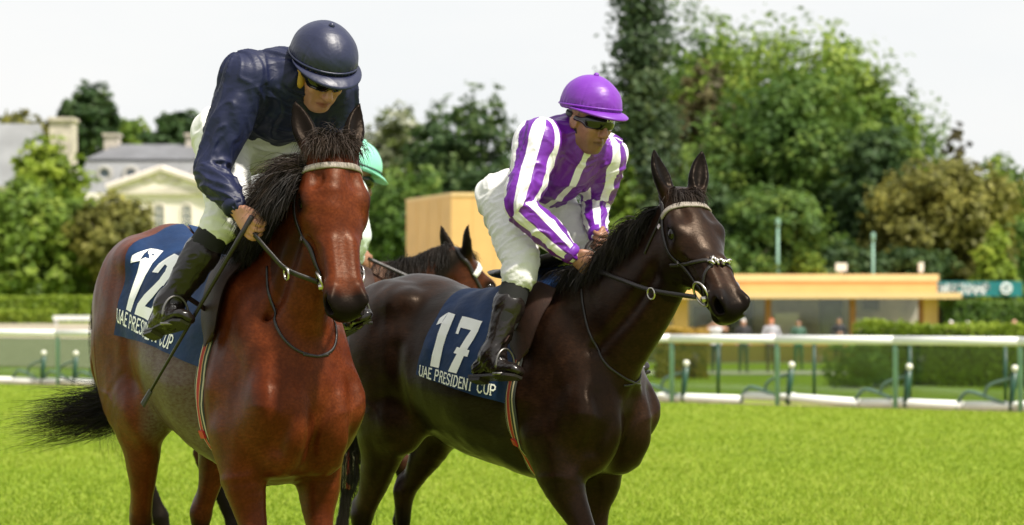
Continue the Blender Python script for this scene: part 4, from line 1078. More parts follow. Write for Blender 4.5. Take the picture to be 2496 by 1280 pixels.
def coat_material(name, base, mid, dark, pale, rough=.42, spec=.30):
    t = NT(name)
    f1 = t.noise(5.0, 5, .6); f2 = t.noise(160, 3, .6)
    col = t.mix(t.ramp(f1, (.34, 0.0), (.68, 1.0)), base, mid)
    n3 = t.noise(13, 8, .65); col = t.mix(t.ramp(n3, (.38, .55), (.62, 0.0)), col, tuple(c * .45 for c in base))
    col = t.mix(t.attr('pale', 'Fac'), col, pale)
    hair = t.add('ShaderNodeTexNoise', Scale=1.0, Detail=3.0)
    mpn = t.add('ShaderNodeMapping'); mpn.inputs['Scale'].default_value = (38, 120, 120); mpn.inputs['Rotation'].default_value = (0, .5, 0)
    t.l.new(t.obj(), mpn.inputs['Vector']); t.l.new(mpn.outputs['Vector'], hair.inputs['Vector'])
    col = t.mix(t.ramp(hair.outputs['Fac'], (.32, .0), (.68, .62)), col, (base[0] * .50, base[1] * .46, base[2] * .46))
    col = t.mix(t.attr('dark', 'Fac'), col, dark)
    t.b.inputs['Specular Tint'].default_value = (1.0, .74, .55, 1)
    t.P(Base_Color=col, Roughness=t.ramp(f1, (.3, rough * .85), (.7, rough * 1.3)))
    t.l.new(t.math('MULTIPLY', t.math('SUBTRACT', 1.0, t.math('MULTIPLY', t.attr('dark', 'Fac'), .55)), spec), t.b.inputs['Specular IOR Level'])
    hm = t.math('ADD', t.math('MULTIPLY', hair.outputs['Fac'], .55), t.math('MULTIPLY', t.noise(22, 4, .6), 1.0))
    t.bump(hm, .13, .009)
    return t.m

def strands(roots, dirs, lens, rng, seg=8, width=.004, gravity=0.3, curl=.02, spread=.25, clump=None, fn=None, taper=True):
    """ribbons of hair: roots (n,3), dirs (n,3), lens (n,) -> V,F"""
    n = len(roots); Vs = []; 
    P = np.zeros((n, seg + 1, 3)); P[:, 0] = roots
    D = dirs + rng.normal(0, spread, (n, 3)); D /= np.linalg.norm(D, axis=1)[:, None]
    ph = rng.uniform(0, 6.28, (n, 3)); fr = rng.uniform(.6, 1.6, (n, 3))
    for i in range(seg):
        D = D + np.array([0, 0, -gravity / seg]) + curl * np.sin(ph + fr * i)
        if fn is not None: D = fn(P[:, i], D, i / seg)
        D /= np.linalg.norm(D, axis=1)[:, None]
        P[:, i + 1] = P[:, i] + D * (lens / seg)[:, None]
    rnd = rng.normal(0, 1, (n, 3)); T = np.gradient(P, axis=1)
    W = np.cross(T, rnd[:, None, :]); W /= np.linalg.norm(W, axis=2)[:, :, None] + 1e-9
    prof = (np.linspace(1, .10, seg + 1) ** .6 if taper else np.ones(seg + 1)) * width
    if hasattr(width, '__len__'): prof = (np.linspace(1, .15, seg + 1) ** .6)[None, :] * np.asarray(width)[:, None]
    else: prof = np.tile(prof, (n, 1))
    L = P + W * prof[:, :, None] * .5; R = P - W * prof[:, :, None] * .5
    V = np.stack([L, R], 2).reshape(-1, 3)
    base = (np.arange(n) * (seg + 1) * 2)[:, None] + np.arange(seg)[None, :] * 2
    F = np.stack([base, base + 1, base + 3, base + 2], -1).reshape(-1, 4)
    return V, F, P

def hair_material(name, c1, c2, rough=.58):
    t = NT(name)
    t.P(Base_Color=t.ramp(t.noise(9, 4), (.35, c1), (.7, c2)), Roughness=rough)
    t.b.inputs['Specular IOR Level'].default_value = .18
    return t.m

def hoof_mesh(p, fwd=(1, 0, 0)):
    p = np.asarray(p, float); fwd = unit(fwd); side = np.cross([0, 0, 1], fwd); V = []; F = []; m = 16
    rows = [(.046, .046, p[2], .0), (.050, .050, p[2] - .012, .004), (.058, .062, .02, .026), (.058, .063, .004, .028)]
    for rs, rf, z, off in rows:
        for j in range(m):
            a = 2 * math.pi * j / m
            q = np.array([p[0], p[1], z]) + fwd * (off + rf * math.cos(a)) + side * rs * math.sin(a); q[2] = z
            V.append(q)
    for i in range(len(rows) - 1):
        for j in range(m): F.append((i * m + j, i * m + (j + 1) % m, (i + 1) * m + (j + 1) % m, (i + 1) * m + j))
    F += [tuple(range(m)), tuple(range((len(rows) - 1) * m, len(rows) * m))[::-1]]
    return MB().add(V, F).mesh('hoof', True)

# ------------------------------------------------------------------ where the horses stand and how they hold themselves
F12 = Frame(-.898, 8.55, 31, 1.0); F17 = Frame(.12, 9.2, 42, .95)
def wdir(fr, v): return np.array([np.dot(v, fr.f), np.dot(v, fr.l), v[2]])
def legset(fl, fr, hl, hr): return dict(fl=fl, fr=fr, hl=hl, hr=hr)
pose12 = dict(poll=(.515, 0.035, 1.935), face=wdir(F12, np.array([.085, -.27, -.59])), croup=.10, slim=.07,
    neck=[(.10, 0, 1.30), (.24, 0, 1.40), (.36, 0.0, 1.57), (.45, 0.01, 1.73)],
    ear=(-.95, .14, .26), earopen=(.3, .9, .30),
    legs=legset(fl=[(.13, .155, .90), (.25, .145, .50), (.20, .145, .23), (.25, .145, .09)],
                fr=[(.15, -.160, .90), (.32, -.145, .52), (.34, -.145, .24), (.40, -.145, .09)],
                hl=[(-.55, .17, 1.00), (-.76, .12, .60), (-.74, .12, .24), (-.68, .12, .09)],
                hr=[(-.58, -.185, 1.00), (-.79, -.13, .58), (-.77, -.13, .22), (-.71, -.13, .09)]))
pose17 = dict(poll=(.785, 0.0, 1.910), face=wdir(F17, np.array([.165, -.32, -.40])), hs=.915,
    neck=[(.16, 0, 1.30), (.36, 0, 1.40), (.56, 0.0, 1.55), (.70, 0.0, 1.71)],
    ear=(-.82, .50, .24), earopen=(.55, .75, -.25),
    legs=legset(fl=[(.12, .160, .90), (.16, .15, .52), (.06, .15, .26), (.06, .15, .12)],
                fr=[(.20, -.160, .90), (.45, -.145, .53), (.48, -.145, .25), (.54, -.145, .10)],
                hl=[(-.74, .18, .99), (-1.06, .15, .66), (-1.08, .15, .30), (-1.02, .15, .15)],
                hr=[(-.66, -.19, .97), (-.97, -.16, .58), (-.96, -.16, .22), (-.90, -.16, .09)]))

# ------------------------------------------------------------------ tack
from mathutils.bvhtree import BVHTree
class Skin:
    def __init__(s, V, F): s.t = BVHTree.FromPolygons([tuple(v) for v in V], [tuple(f) for f in F])
    def near(s, p):
        c, n, _, _ = s.t.find_nearest(Vector(p)); return np.array(c), np.array(n)
    def ray(s, o, d, dist=5.0):
        c, n, _, _ = s.t.ray_cast(Vector(o), Vector(d), dist)
        return (np.array(c), np.array(n)) if c is not None else (None, None)

def ribbon(mb, P, N, w, th, off, mat=0):
    """flat strap following points P with outward normals N"""
    P = np.asarray(P, float); N = np.asarray(N, float); m = len(P)
    T = np.gradient(P, axis=0); T /= np.linalg.norm(T, axis=1)[:, None] + 1e-12
    N = N - (N * T).sum(1)[:, None] * T; N /= np.linalg.norm(N, axis=1)[:, None] + 1e-12
    W = np.cross(T, N); w = np.full(m, w) if not hasattr(w, '__len__') else np.asarray(w)
    rows = []
    for sw, o in ((-.5, off), (-.42, off + th), (.42, off + th), (.5, off)):
        rows.append(P + W * (w * sw)[:, None] + N * o)
    V = np.stack(rows, 1).reshape(-1, 3)
    F = [(i * 4 + j, i * 4 + (j + 1) % 4, (i + 1) * 4 + (j + 1) % 4, (i + 1) * 4 + j) for i in range(m - 1) for j in range(4)]
    F += [(3, 2, 1, 0), tuple((m - 1) * 4 + j for j in range(4))]
    mb.add(V, F, mat); return mb

def lay(skin, pts, n, sm=2):
    """lay a polyline on the skin: resample, project, smooth"""
    Q = catmull(np.asarray(pts, float), n); P = []; N = []
    for q in Q:
        c, nn = skin.near(q); P.append(c); N.append(nn)
    P = np.array(P); N = np.array(N)
    for _ in range(sm):
        N[1:-1] = (N[:-2] + N[1:-1] * 2 + N[2:]) / 4; P[1:-1] = (P[:-2] + P[1:-1] * 2 + P[2:]) / 4
    return P, N

def strap(name, skin, pts, w, th, mat, parent, n=24, off=.001, sm=2):
    mb = MB(); P, N = lay(skin, pts, n, sm); ribbon(mb, P, N, w, th, off); return mb.build(name, mat, parent, True)

M_LEATHER = simple('dark_leather', (.012, .009, .008), .42, noise=.4, nscale=30, bump=.15, bscale=220)
M_BROWNLEATHER = simple('brown_leather', (.026, .011, .007), .58, spec=.3, noise=.35, nscale=25, bump=.15, bscale=200)
M_GREYWEB = simple('grey_webbing', (.30, .26, .22), .65, noise=.2, nscale=60, bump=.25, bscale=400)
M_STEEL = simple('bit_steel', (.50, .47, .43), .30, metal=1.0)
M_IRON = simple('stirrup_iron', (.20, .19, .18), .38, metal=1.0)
M_WHITEWEB = simple('white_webbing', (.72, .70, .66), .6, noise=.1, nscale=50, bump=.2, bscale=300)
M_CREAM = simple('cream_sheepskin', (.62, .52, .38), .9, noise=.25, nscale=60, bump=.5, bscale=150)

t = NT('race_cloth'); f_ = t.noise(7, 4); 
t.P(Base_Color=t.ramp(f_, (.3, (.004, .018, .062)), (.7, (.007, .032, .105))), Roughness=.62)
t.b.inputs['Specular IOR Level'].default_value = .25
t.bump(t.noise(11, 3, .5), .35, .03)
M_CLOTH = t.m
M_PRINT = simple('white_print', (.86, .86, .84), .6, noise=.05)
# girth webbing: colour bands across the width
t = NT('girth_webbing'); u = t.attr('across', 'Fac')
nd = t.n.new('ShaderNodeValToRGB'); nd.color_ramp.interpolation = 'CONSTANT'; t.l.new(u, nd.inputs['Fac'])
els = nd.color_ramp.elements
stops = [(0, (.02, .022, .018)), (.10, (.42, .38, .26)), (.16, (.02, .03, .02)), (.28, (.45, .38, .25)), (.36, (.36, .022, .016)), (.60, (.48, .25, .10)), (.66, (.02, .03, .02)), (.80, (.42, .38, .26)), (.88, (.02, .022, .018))]
while len(els) < len(stops): els.new(.5)
for e, (p, c) in zip(els, stops): e.position = p; e.color = (*c, 1)
t.P(Base_Color=nd.outputs['Color'], Roughness=.75); t.bump(t.noise(300, 2), .3, .004)
M_GIRTH = t.m
M_RED = simple('red_buckle', (.42, .02, .02), .5, noise=.2)

NUM = {  # bold slab numerals as convex polygons in a 0.6 x 1 box
 '1': [[(.20, 0), (.46, 0), (.46, 1), (.20, 1)], [(.04, .74), (.20, .80), (.20, 1), (.04, .86)]],
 '7': [[(.0, .80), (.66, .80), (.66, 1), (.0, 1)], [(.0, .68), (.10, .68), (.10, .82), (.0, .82)], [(.44, .82), (.66, .82), (.40, 0), (.14, 0)], [(.16, .34), (.62, .34), (.62, .46), (.20, .46)]],
 '2': [[(.0, 0), (.64, 0), (.64, .18), (.0, .18)], [(.0, .16), (.30, .16), (.64, .60), (.40, .62)], [(.40, .58), (.64, .56), (.64, .80), (.42, .78)], [(.42, .76), (.64, .78), (.50, 1.0), (.34, .84)], [(.50, 1.0), (.12, 1.0), (.20, .84), (.36, .83)], [(.12, 1.0), (.0, .82), (.0, .68), (.21, .70), (.21, .86)], [(.54, .18), (.64, .18), (.64, .28), (.58, .28)]]}

def print_on(name, polys, mapf, mat, parent, sub=3):
    """polygons in flat coordinates -> geometry laid on a surface by mapf(u, v, lift)"""
    mb = MB()
    for pl in polys:
        c = np.mean(pl, 0)
        bm = bmesh.new(); vs = [bm.verts.new((x, y, 0)) for x, y in pl]
        bm.faces.new(vs); bmesh.ops.subdivide_edges(bm, edges=bm.edges[:], cuts=sub, use_grid_fill=True)
        bmesh.ops.triangulate(bm, faces=bm.faces[:]); bm.verts.index_update()
        V = [mapf(v.co.x, v.co.y, .0028) for v in bm.verts]
        mb.add(V, [tuple(v.index for v in f.verts) for f in bm.faces]); bm.free()
    return mb.build(name, mat, parent)

def trunk_hit(skin, x, v):
    """v = 0 spine .. 1 half height .. then metres further down, negative v = right side"""
    sg = 1 if v >= 0 else -1; v = abs(v); zc = 1.26
    if v <= 1:
        a = v * math.pi / 2; d = np.array([0, sg * math.sin(a), math.cos(a)])
        c, n = skin.ray(np.array([x, 0, zc]) + d * 1.0, -d)
    else:
        c, n = skin.ray((x, sg * 1.0, zc - (v - 1)), (0, -sg, 0))
    return c, n

def saddle_cloth(fr, skin, root, xr, xf, zl, slope, seed, front_cut=.13):
    """draped number cloth over the back; returns mesh and its skin"""
    nu, nv = 34, 26; rng = np.random.default_rng(seed)
    V = []; F = []
    for side in (-1, 1):
        base = len(V)
        for i in range(nu + 1):
            u = i / nu; prevy = 0
            for j in range(nv + 1):
                v = j / nv
                zlow = zl + slope * ((xf - xr) * u + xr)
                x = xr + (xf - front_cut * v - xr) * u + .012 * math.sin(v * 5 + side)
                vv = v * (1 + (1.26 - zlow)) ; vv = vv if vv > 1e-6 else 1e-6
                c, n = trunk_hit(skin, x, side * vv)
                if c is None: c = np.array([x, side * prevy, 1.26 - (vv - 1)]); n = np.array([0, side, 0])
                if vv > .8: 
                    if abs(c[1]) < prevy: c[1] = side * (prevy - .0015)
                prevy = max(prevy * .998, abs(c[1]))
                off = .012 + .0045 * math.sin(x * 23 + v * 5 + side + 2.2 * math.sin(x * 9 + seed)) * min(1, v * 1.6) + .003 * math.sin(x * 57 - v * 9 + 3 * math.sin(v * 4))
                V.append(c + unit(n) * off)
        for i in range(nu):
            for j in range(nv):
                q = (base + i * (nv + 1) + j, base + (i + 1) * (nv + 1) + j, base + (i + 1) * (nv + 1) + j + 1, base + i * (nv + 1) + j + 1)
                F.append(q if side < 0 else q[::-1])
    V = np.array(V); F = np.array(F)
    W = np.ones(len(V)); V = lap(V, F, .5, W)
    n_in = vnormals(V, F); n_in = n_in * np.sign((n_in * (V - np.array([0, 0, 1.2])) * np.array([0, 1, 1])).sum(1).mean()); th = .004
    m = len(V); V2 = np.vstack([V, V - n_in * th]); F2 = np.vstack([F, F[:, ::-1] + m])
    me = mk_mesh('cloth', V2, F2)
    o = link('cloth', me, M_CLOTH, root)
    return o, Skin(V, F)

def girth_band(fr, skin, root, x, w, v0=1.0):
    pts = []; nrm = []
    for s in np.linspace(0, 1, 60):
        a = math.radians(60 + 240 * s); d = np.array([0, math.sin(a), math.cos(a)])
        c, n = skin.ray(np.array([x, 0, 1.22]) + d * .9, -d)
        if c is not None: pts.append(c); nrm.append(n)
    P = np.array(pts); N = np.array(nrm)
    T = np.gradient(P, axis=0); T /= np.linalg.norm(T, axis=1)[:, None]
    N = N - (N * T).sum(1)[:, None] * T; N /= np.linalg.norm(N, axis=1)[:, None]; W = np.cross(T, N)
    V = []; A = []; F = []; k = 12; m = len(P)
    for i in range(m):
        for j in range(k + 1):
            u = j / k; V.append(P[i] + W[i] * (u - .5) * w + N[i] * (.010 * (1 - (2 * u - 1) ** 4) + .001)); A.append(u)
    for i in range(m - 1):
        for j in range(k): F.append((i * (k + 1) + j, i * (k + 1) + j + 1, (i + 1) * (k + 1) + j + 1, (i + 1) * (k + 1) + j))
    o = link('girth', mk_mesh('girth', V, F, attrs={'across': A}), M_GIRTH, root)
    return P, N, W

def stirrup(root, top, toe, side):
    """leather and iron around the ball of the foot; in horse coordinates"""
    top = np.asarray(top, float); toe = np.asarray(toe, float)
    mb = MB(); d = toe + np.array([0, 0, .085]) - top; m = 14
    P = np.array([top + d * s for s in np.linspace(0, 1, m)]); N = np.tile([0, side, .25], (m, 1))
    ribbon(mb, P, N, .022, .004, .0); mb.build('stirrup_leather', M_BROWNLEATHER, root, True)
    mb = MB(); c = toe; r = .048
    arch = [c + np.array([0, math.cos(a) * r, .020 + math.sin(a) * .070 - .03]) for a in np.linspace(0, math.pi, 15)]
    mb.tube(arch, .0048, 8, n=24); mb.box(c + np.array([0, 0, -.034]), (.034, .10, .010))
    mb.build('stirrup_iron', M_IRON, root, True)

def saddle(fr, skin, root, clothskin, x0, zb):
    f = Field((-.55, -.26, 1.30), (.35, .26, 1.90), .009)
    zs = lambda x: skin.ray((x, 0, 3), (0, 0, -1))[0][2] + .018
    pts = [(-.30 + x0, 0, zs(-.30 + x0) + .05), (-.22 + x0, 0, zs(-.22 + x0) + .022), (-.08 + x0, 0, zs(-.08 + x0) + .012), (.08 + x0, 0, zs(.08 + x0) + .030), (.15 + x0, 0, zs(.15 + x0) + .045)]
    f.chain(pts, [(.085, .014), (.125, .022), (.11, .026), (.085, .026), (.05, .018)], k=.01, n=16)
    V, F = f.mesh(3)
    link('seat', mk_mesh('seat', V, F), M_LEATHER, root)
    for s in (-1, 1):
        V = []; F = []; nu, nv = 16, 18
        for i in range(nu + 1):
            u = i / nu
            for j in range(nv + 1):
                v = j / nv; x = x0 - .04 + .20 * u + .02 * v - .07 * (2 * u - 1) * v * v; vv = .22 + v * .80
                vv = min(vv, .22 + .80 * (1 - .16 * (2 * u - 1) ** 2 * 1.2))
                c, n = trunk_hit(skin, x, s * vv)
                V.append(c + unit(n) * (.026 + .006 * math.sin(3 * u)))
        for i in range(nu):
            for j in range(nv):
                q = (i * (nv + 1) + j, (i + 1) * (nv + 1) + j, (i + 1) * (nv + 1) + j + 1, i * (nv + 1) + j + 1); F.append(q if s < 0 else q[::-1])
        V = np.array(V); F = np.array(F); V = lap(V, F, .6); N_ = vnormals(V, F); m = len(V)
        # rim so that the flap has an edge
        me = mk_mesh('flap', np.vstack([V, V - N_ * .006]), np.vstack([F, F[:, ::-1] + m]))
        link('flap', me, M_BROWNLEATHER, root)

# ------------------------------------------------------------------ riders
def limb_param(V, P):
    """distance, parameter (0..len-1), axis point for the polyline P"""
    best = np.full(len(V), 1e9); tt = np.zeros(len(V)); ax = np.zeros_like(V); dr = np.zeros_like(V)
    for i in range(len(P) - 1):
        a, b = np.asarray(P[i], float), np.asarray(P[i + 1], float); ab = b - a
        t = np.clip(((V - a) @ ab) / (ab @ ab), 0, 1); c = a + t[:, None] * ab
        d = np.linalg.norm(V - c, axis=1); m = d < best
        best[m] = d[m]; tt[m] = i + t[m]; ax[m] = c[m]; dr[m] = ab / np.linalg.norm(ab)
    return best, tt, ax, dr

def folds(V, F, limbs, amp, freq, seed, big=.010, bigs=7.0, slant=1.0):
    """cloth folds running across the limbs"""
    N = vnormals(V, F)
    best = np.full(len(V), 1e9); s = np.zeros(len(V)); phi = np.zeros(len(V))
    for li, (P, up) in enumerate(limbs):
        d, t, ax, dr = limb_param(V, P)
        m = d < best; best[m] = d[m]
        L = sum(np.linalg.norm(np.asarray(P[i + 1], float) - np.asarray(P[i], float)) for i in range(len(P) - 1)) / (len(P) - 1)
        up = np.asarray(up, float); u = up - (dr @ up)[:, None] * dr; u /= np.linalg.norm(u, axis=1)[:, None] + 1e-9; w = np.cross(dr, u)
        r = V - ax; ph = np.arctan2((r * w).sum(1), (r * u).sum(1))
        s[m] = t[m] * L + li * 5; phi[m] = ph[m]
    c, sn = np.cos(phi), np.sin(phi)
    q = np.stack([s * freq + slant * c, c * 1.1 + s * 2, sn * 1.1 + slant * .3], 1)
    n1 = vnoise(q, 1.0, seed); n2 = vnoise(q * np.array([2.1, 1.6, 1.6]), 1.0, seed + 1)
    rid = np.maximum(0, 1 - np.abs(n1) * 3.2) * 1.1 + np.maximum(0, 1 - np.abs(n2) * 3.0) * .6 - .45
    g = vnoise(V, bigs, seed + 2)
    return V + N * (amp * rid + big * g)[:, None]

def satin(name, c1, c2, rough=.40, stripes=None, wrinkle=.28, spec=.5):
    t = NT(name)
    n = t.noise(5, 5, .6)
    col = t.ramp(n, (.35, c1), (.7, c2))
    if stripes:
        st = t.attr('stripe', 'Fac')
        w = t.ramp(st, (.485, 0.0), (.515, 1.0))
        col = t.mix(w, col, stripes)
    t.P(Base_Color=col, Roughness=rough)
    t.b.inputs['Specular IOR Level'].default_value = spec
    wr = t.noise(6.5, 2, .5, dist=1.6); wr = t.math('ABSOLUTE', t.math('SUBTRACT', wr, .5))
    t.bump(t.math('ADD', t.math('MULTIPLY', wr, -2.2), t.math('ADD', t.math('MULTIPLY', t.noise(30, 3, .6, dist=1.0), .35), t.math('MULTIPLY', t.noise(700, 2), .03))), wrinkle, .014)
    return t.m

def cotton(name, c, rough=.75):
    t = NT(name); t.P(Base_Color=t.ramp(t.noise(9, 5), (.3, tuple(x * .86 for x in c)), (.7, c)), Roughness=rough)
    t.b.inputs['Sheen Weight'].default_value = .1
    t.bump(t.noise(38, 4, .6, dist=.8), .25, .012); return t.m

def skin_mat(name, c, lip_shade, hair):
    t = NT(name); n = t.noise(40, 4)
    col = t.ramp(n, (.3, tuple(x * .82 for x in c)), (.7, c))
    col = t.mix(t.attr('lip_shade', 'Fac'), col, lip_shade); col = t.mix(t.attr('hair', 'Fac'), col, hair)
    t.P(Base_Color=col, Roughness=.48); t.b.inputs['Subsurface Weight'].default_value = .12
    t.b.inputs['Subsurface Radius'].default_value = (.02, .008, .004); t.b.inputs['Subsurface Scale'].default_value = .4
    t.bump(t.noise(220, 3), .12, .004); return t.m

M_BOOT = simple('polished_black_boot', (.010, .007, .006), .26, spec=.45, noise=.3, nscale=14, bump=.22, bscale=22)
M_SOCK = simple('black_knit', (.006, .006, .006), .85, bump=.2, bscale=300)
M_LENS = simple('goggle_lens', (.006, .006, .007), .08, spec=.6)
M_STRAPBLACK = simple('black_elastic', (.010, .010, .011), .6)

def build_jockey(root, J, mats, h=.0053, stripes=False, seed=1, detail=True):
    A_ = lambda k: np.asarray(J[k], float)
    side_l = np.array([0, 1.0, 0])
    pel = (A_('hipL') + A_('hipR')) / 2; chest = (A_('shL') + A_('shR')) / 2
    sp = unit(chest - pel); lat = unit(A_('shL') - A_('shR')); fw = np.cross(lat, sp)   # fw points out of the chest
    hd = A_('head'); Ff = unit(J['faceF']); Uf = unit(np.asarray(J['faceU'], float) - (np.asarray(J['faceU'], float) @ Ff) * Ff); Lf = np.cross(Uf, Ff)
    K = J.get('hk', 1.0)
    G = lambda f_, u, l=0.0: hd + K * (Ff * f_ + Uf * u + Lf * l)
    FUL = np.array([Ff, Uf, Lf])
    neck = chest + sp * .055 + fw * .0
    # ---------------- body: head, neck, trunk, limbs and hands as one surface
    pts = [hd + .2, hd - .2] + [A_(k) for k in ('hipL', 'hipR', 'kneeL', 'kneeR', 'ankL', 'ankR', 'toeL', 'toeR', 'shL', 'shR', 'elL', 'elR', 'wrL', 'wrR', 'haL', 'haR')]
    pts = np.array(pts); lo, hi = pts.min(0) - .16, pts.max(0) + .16
    f = Field(lo, hi, h)
    f.chain([pel, pel + (chest - pel) * .5 - fw * .0, chest - sp * .05, neck], [(.09, .06), (.10, .07), (.12, .075), (.05, .05)], side=lat, k=.03)
    e = lambda c, r, k=.02, mode='add', R=FUL: f.ell(c, tuple(x * K for x in r), R, k=k, mode=mode)
    f.chain([neck - sp * .03, neck * .45 + G(-.03, -.08) * .55, G(-.02, -.04)], [(.062, .060), (.056, .056), (.055, .06)], side=Lf, k=.03)
    e(G(-.012, .035), (.098, .100, .076), .02); e(G(.018, -.045), (.072, .082, .060), .03)
    e(G(.058, -.108), (.027, .020, .027), .03)
    for s in (-1, 1):
        f.chain([G(-.01, -.075, s * .050), G(.045, -.108, s * .022)], [.018 * K, .016 * K], k=.025)
        e(G(.064, -.030, s * .043), (.022, .020, .022), .025)
        f.chain([G(.088, .022, s * .010), G(.076, .018, s * .045)], [.010 * K, .010 * K], k=.02)
        e(G(.082, .0, s * .030), (.014, .012, .016), .014, 'sub')
        e(G(.100, -.046, s * .0115), (.011, .008, .0085), .010)
        e(G(-.008, -.012, s * .077), (.026, .032, .009), .008); e(G(.000, -.012, s * .086), (.012, .017, .006), .006, 'sub')
        e(G(.055, -.070, s * .040), (.018, .02, .012), .02)
    f.chain([G(.092, .008), G(.104, -.022), G(.114, -.042)], [.010 * K, .012 * K, .015 * K], k=.014)
    f.chain([G(.078, -.074, -.022), G(.090, -.071, 0), G(.078, -.074, .022)], [.007 * K, .0105 * K, .007 * K], side=Uf, k=.008)
    f.chain([G(.076, -.084, -.019), G(.087, -.086, 0), G(.076, -.084, .019)], [.007 * K, .0115 * K, .007 * K], side=Uf, k=.008)
    f.chain([G(.088, -.0785, -.026), G(.1015, -.0782, 0), G(.088, -.0785, .026)], [.0045, .0055, .0045], side=Uf, k=.005, mode='sub')
    for S, s in (('L', 1), ('R', -1)):
        sh, el, wr, ha = A_('sh' + S), A_('el' + S), A_('wr' + S), A_('ha' + S)
        f.chain([sh, el, wr], [.045, .038, .026], k=.03); f.ell(sh, (.05, .05, .05), k=.03)
        # hand: palm, four fingers closed round the rein, thumb on top
        d = unit(ha - wr); knu = np.asarray(J.get('knu' + S, (0, 0, 1)), float); knu = unit(knu - (knu @ d) * d); pn = np.cross(d, knu) * s   # pn: palm side
        pn = pn if (pn @ np.asarray(J.get('palm' + S, (0, -s, 0)), float)) > 0 else -pn
        f.chain([wr, wr * .5 + ha * .5, ha], [(.025, .019), (.034, .015), (.038, .0145)], side=knu, k=.015, n=6)
        for i in range(4):
            o = (i - 1.5) * .020; L = (.036, .042, .040, .031)[i]
            b0 = ha + knu * o; b1 = b0 + d * L * .75 + pn * .012; b2 = b1 + pn * .030 - d * .004; b3 = b2 - d * .028 + pn * .004
            f.chain([b0, b1, b2, b3], [.0098, .0095, .0088, .0080], k=.0035, n=9)
        tb = wr * .55 + ha * .45 + knu * .030; t1 = ha * .9 + wr * .1 + knu * .046 + pn * .016; t2 = ha + d * .022 + knu * .030 + pn * .036
        f.chain([tb, t1, t2], [.014, .011, .009], k=.008, n=7)
        hp, kn, an = A_('hip' + S), A_('knee' + S), A_('ank' + S)
        f.chain([hp, kn, an, an + unit(A_('toe' + S) - an) * .04], [.055, .040, .030, .022], k=.02)
    V, F = f.mesh(1)
    rel = (V - hd) / K; a, b, c = rel @ Ff, rel @ Uf, rel @ Lf
    inh = (np.abs(a) < .16) & (np.abs(b) < .17) & (np.abs(c) < .12)
    lip_shade = np.where(inh, np.clip(1 - np.abs(b + .079) / .014, 0, 1) * np.clip(1 - np.abs(c) / .03, 0, 1) * (a > .06), 0)
    lip_shade = np.clip(lip_shade * 2.2, 0, .8); lip_shade = np.maximum(lip_shade, np.where(inh & (a > .06) & (np.abs(c) < .028), np.clip(1.3 - np.abs(b + .0783) / .004, 0, 1), 0))  # lip colour, plus crease shade painted along the mouth slit
    for s in (-1, 1): lip_shade = np.maximum(lip_shade, np.clip(1.2 - np.linalg.norm(rel / 1 - np.array([0, 0, 0]) - (np.outer(np.ones(len(V)), Ff) * .113 + np.outer(np.ones(len(V)), Uf) * -.053 + np.outer(np.ones(len(V)), Lf) * s * .008), axis=1) / .006, 0, 1))  # nostril shade painted through the same mask
    hair = np.where(inh, np.clip((.022 - a - np.maximum(0, -b) * .55) / .02, 0, 1) * np.clip((b + .075) / .02, 0, 1) * (np.abs(c) < .074 - 0 * a), 0)
    hair = np.maximum(hair, np.where(inh & (b > .05), 1, 0))
    hair = np.maximum(hair, np.where(inh & (b < -.05) & (a > -.02), J.get('stubble', .0) * np.clip((-.05 - b) / .03, 0, 1), 0))
    body = link('body', mk_mesh('body', V, F, attrs={'lip_shade': lip_shade, 'hair': hair}), mats['skin'], root)
    # ---------------- jacket
    f = Field(lo, hi, h)
    b1 = pel + (chest - pel) * .22; b2 = pel + (chest - pel) * .62
    f.chain([b1, b2 + fw * .01, chest - sp * .045, chest + sp * .02], J.get('trunk', [(.136, .098), (.166, .122), (.160, .108), (.105, .080)]), side=lat, k=.03, n=12)
    f.ell(chest - sp * .045 - fw * .060, (.140, .13, .090), np.array([lat, sp, fw]), k=.06)
    f.chain([chest + sp * .0, neck + (G(-.03, -.09) - neck) * .35], [(.10, .085), (.064, .064)], side=lat, k=.03)
    for S, s in (('L', 1), ('R', -1)):
        sh, el, wr = A_('sh' + S), A_('el' + S), A_('wr' + S)
        f.ell(sh - sp * .02 - lat * s * .03, (.086, .086, .080), np.array([lat, sp, fw]), k=.05)
        f.chain([sh, sh * .5 + el * .5, el, el * .45 + wr * .55, wr * .92 + el * .08, wr + (wr - el) * .02], J.get('sleeve', [(.080, .080), (.073, .073), (.063, .063), (.056, .056), (.043, .043), (.037, .037)]), k=.045, n=14)
    V, F = f.mesh(2)
    limbs = [([A_('shL') + lat * .05, A_('elL'), A_('wrL')], fw + .01), ([A_('shR') - lat * .05, A_('elR'), A_('wrR')], fw + .01), ([pel, b2, chest, neck], fw)]
    V0 = V.copy()
    V = folds(V, F, limbs, .0085, 15, seed, big=.009, bigs=8.0, slant=1.6); V = lap(V, F, .5)
    attrs = {}
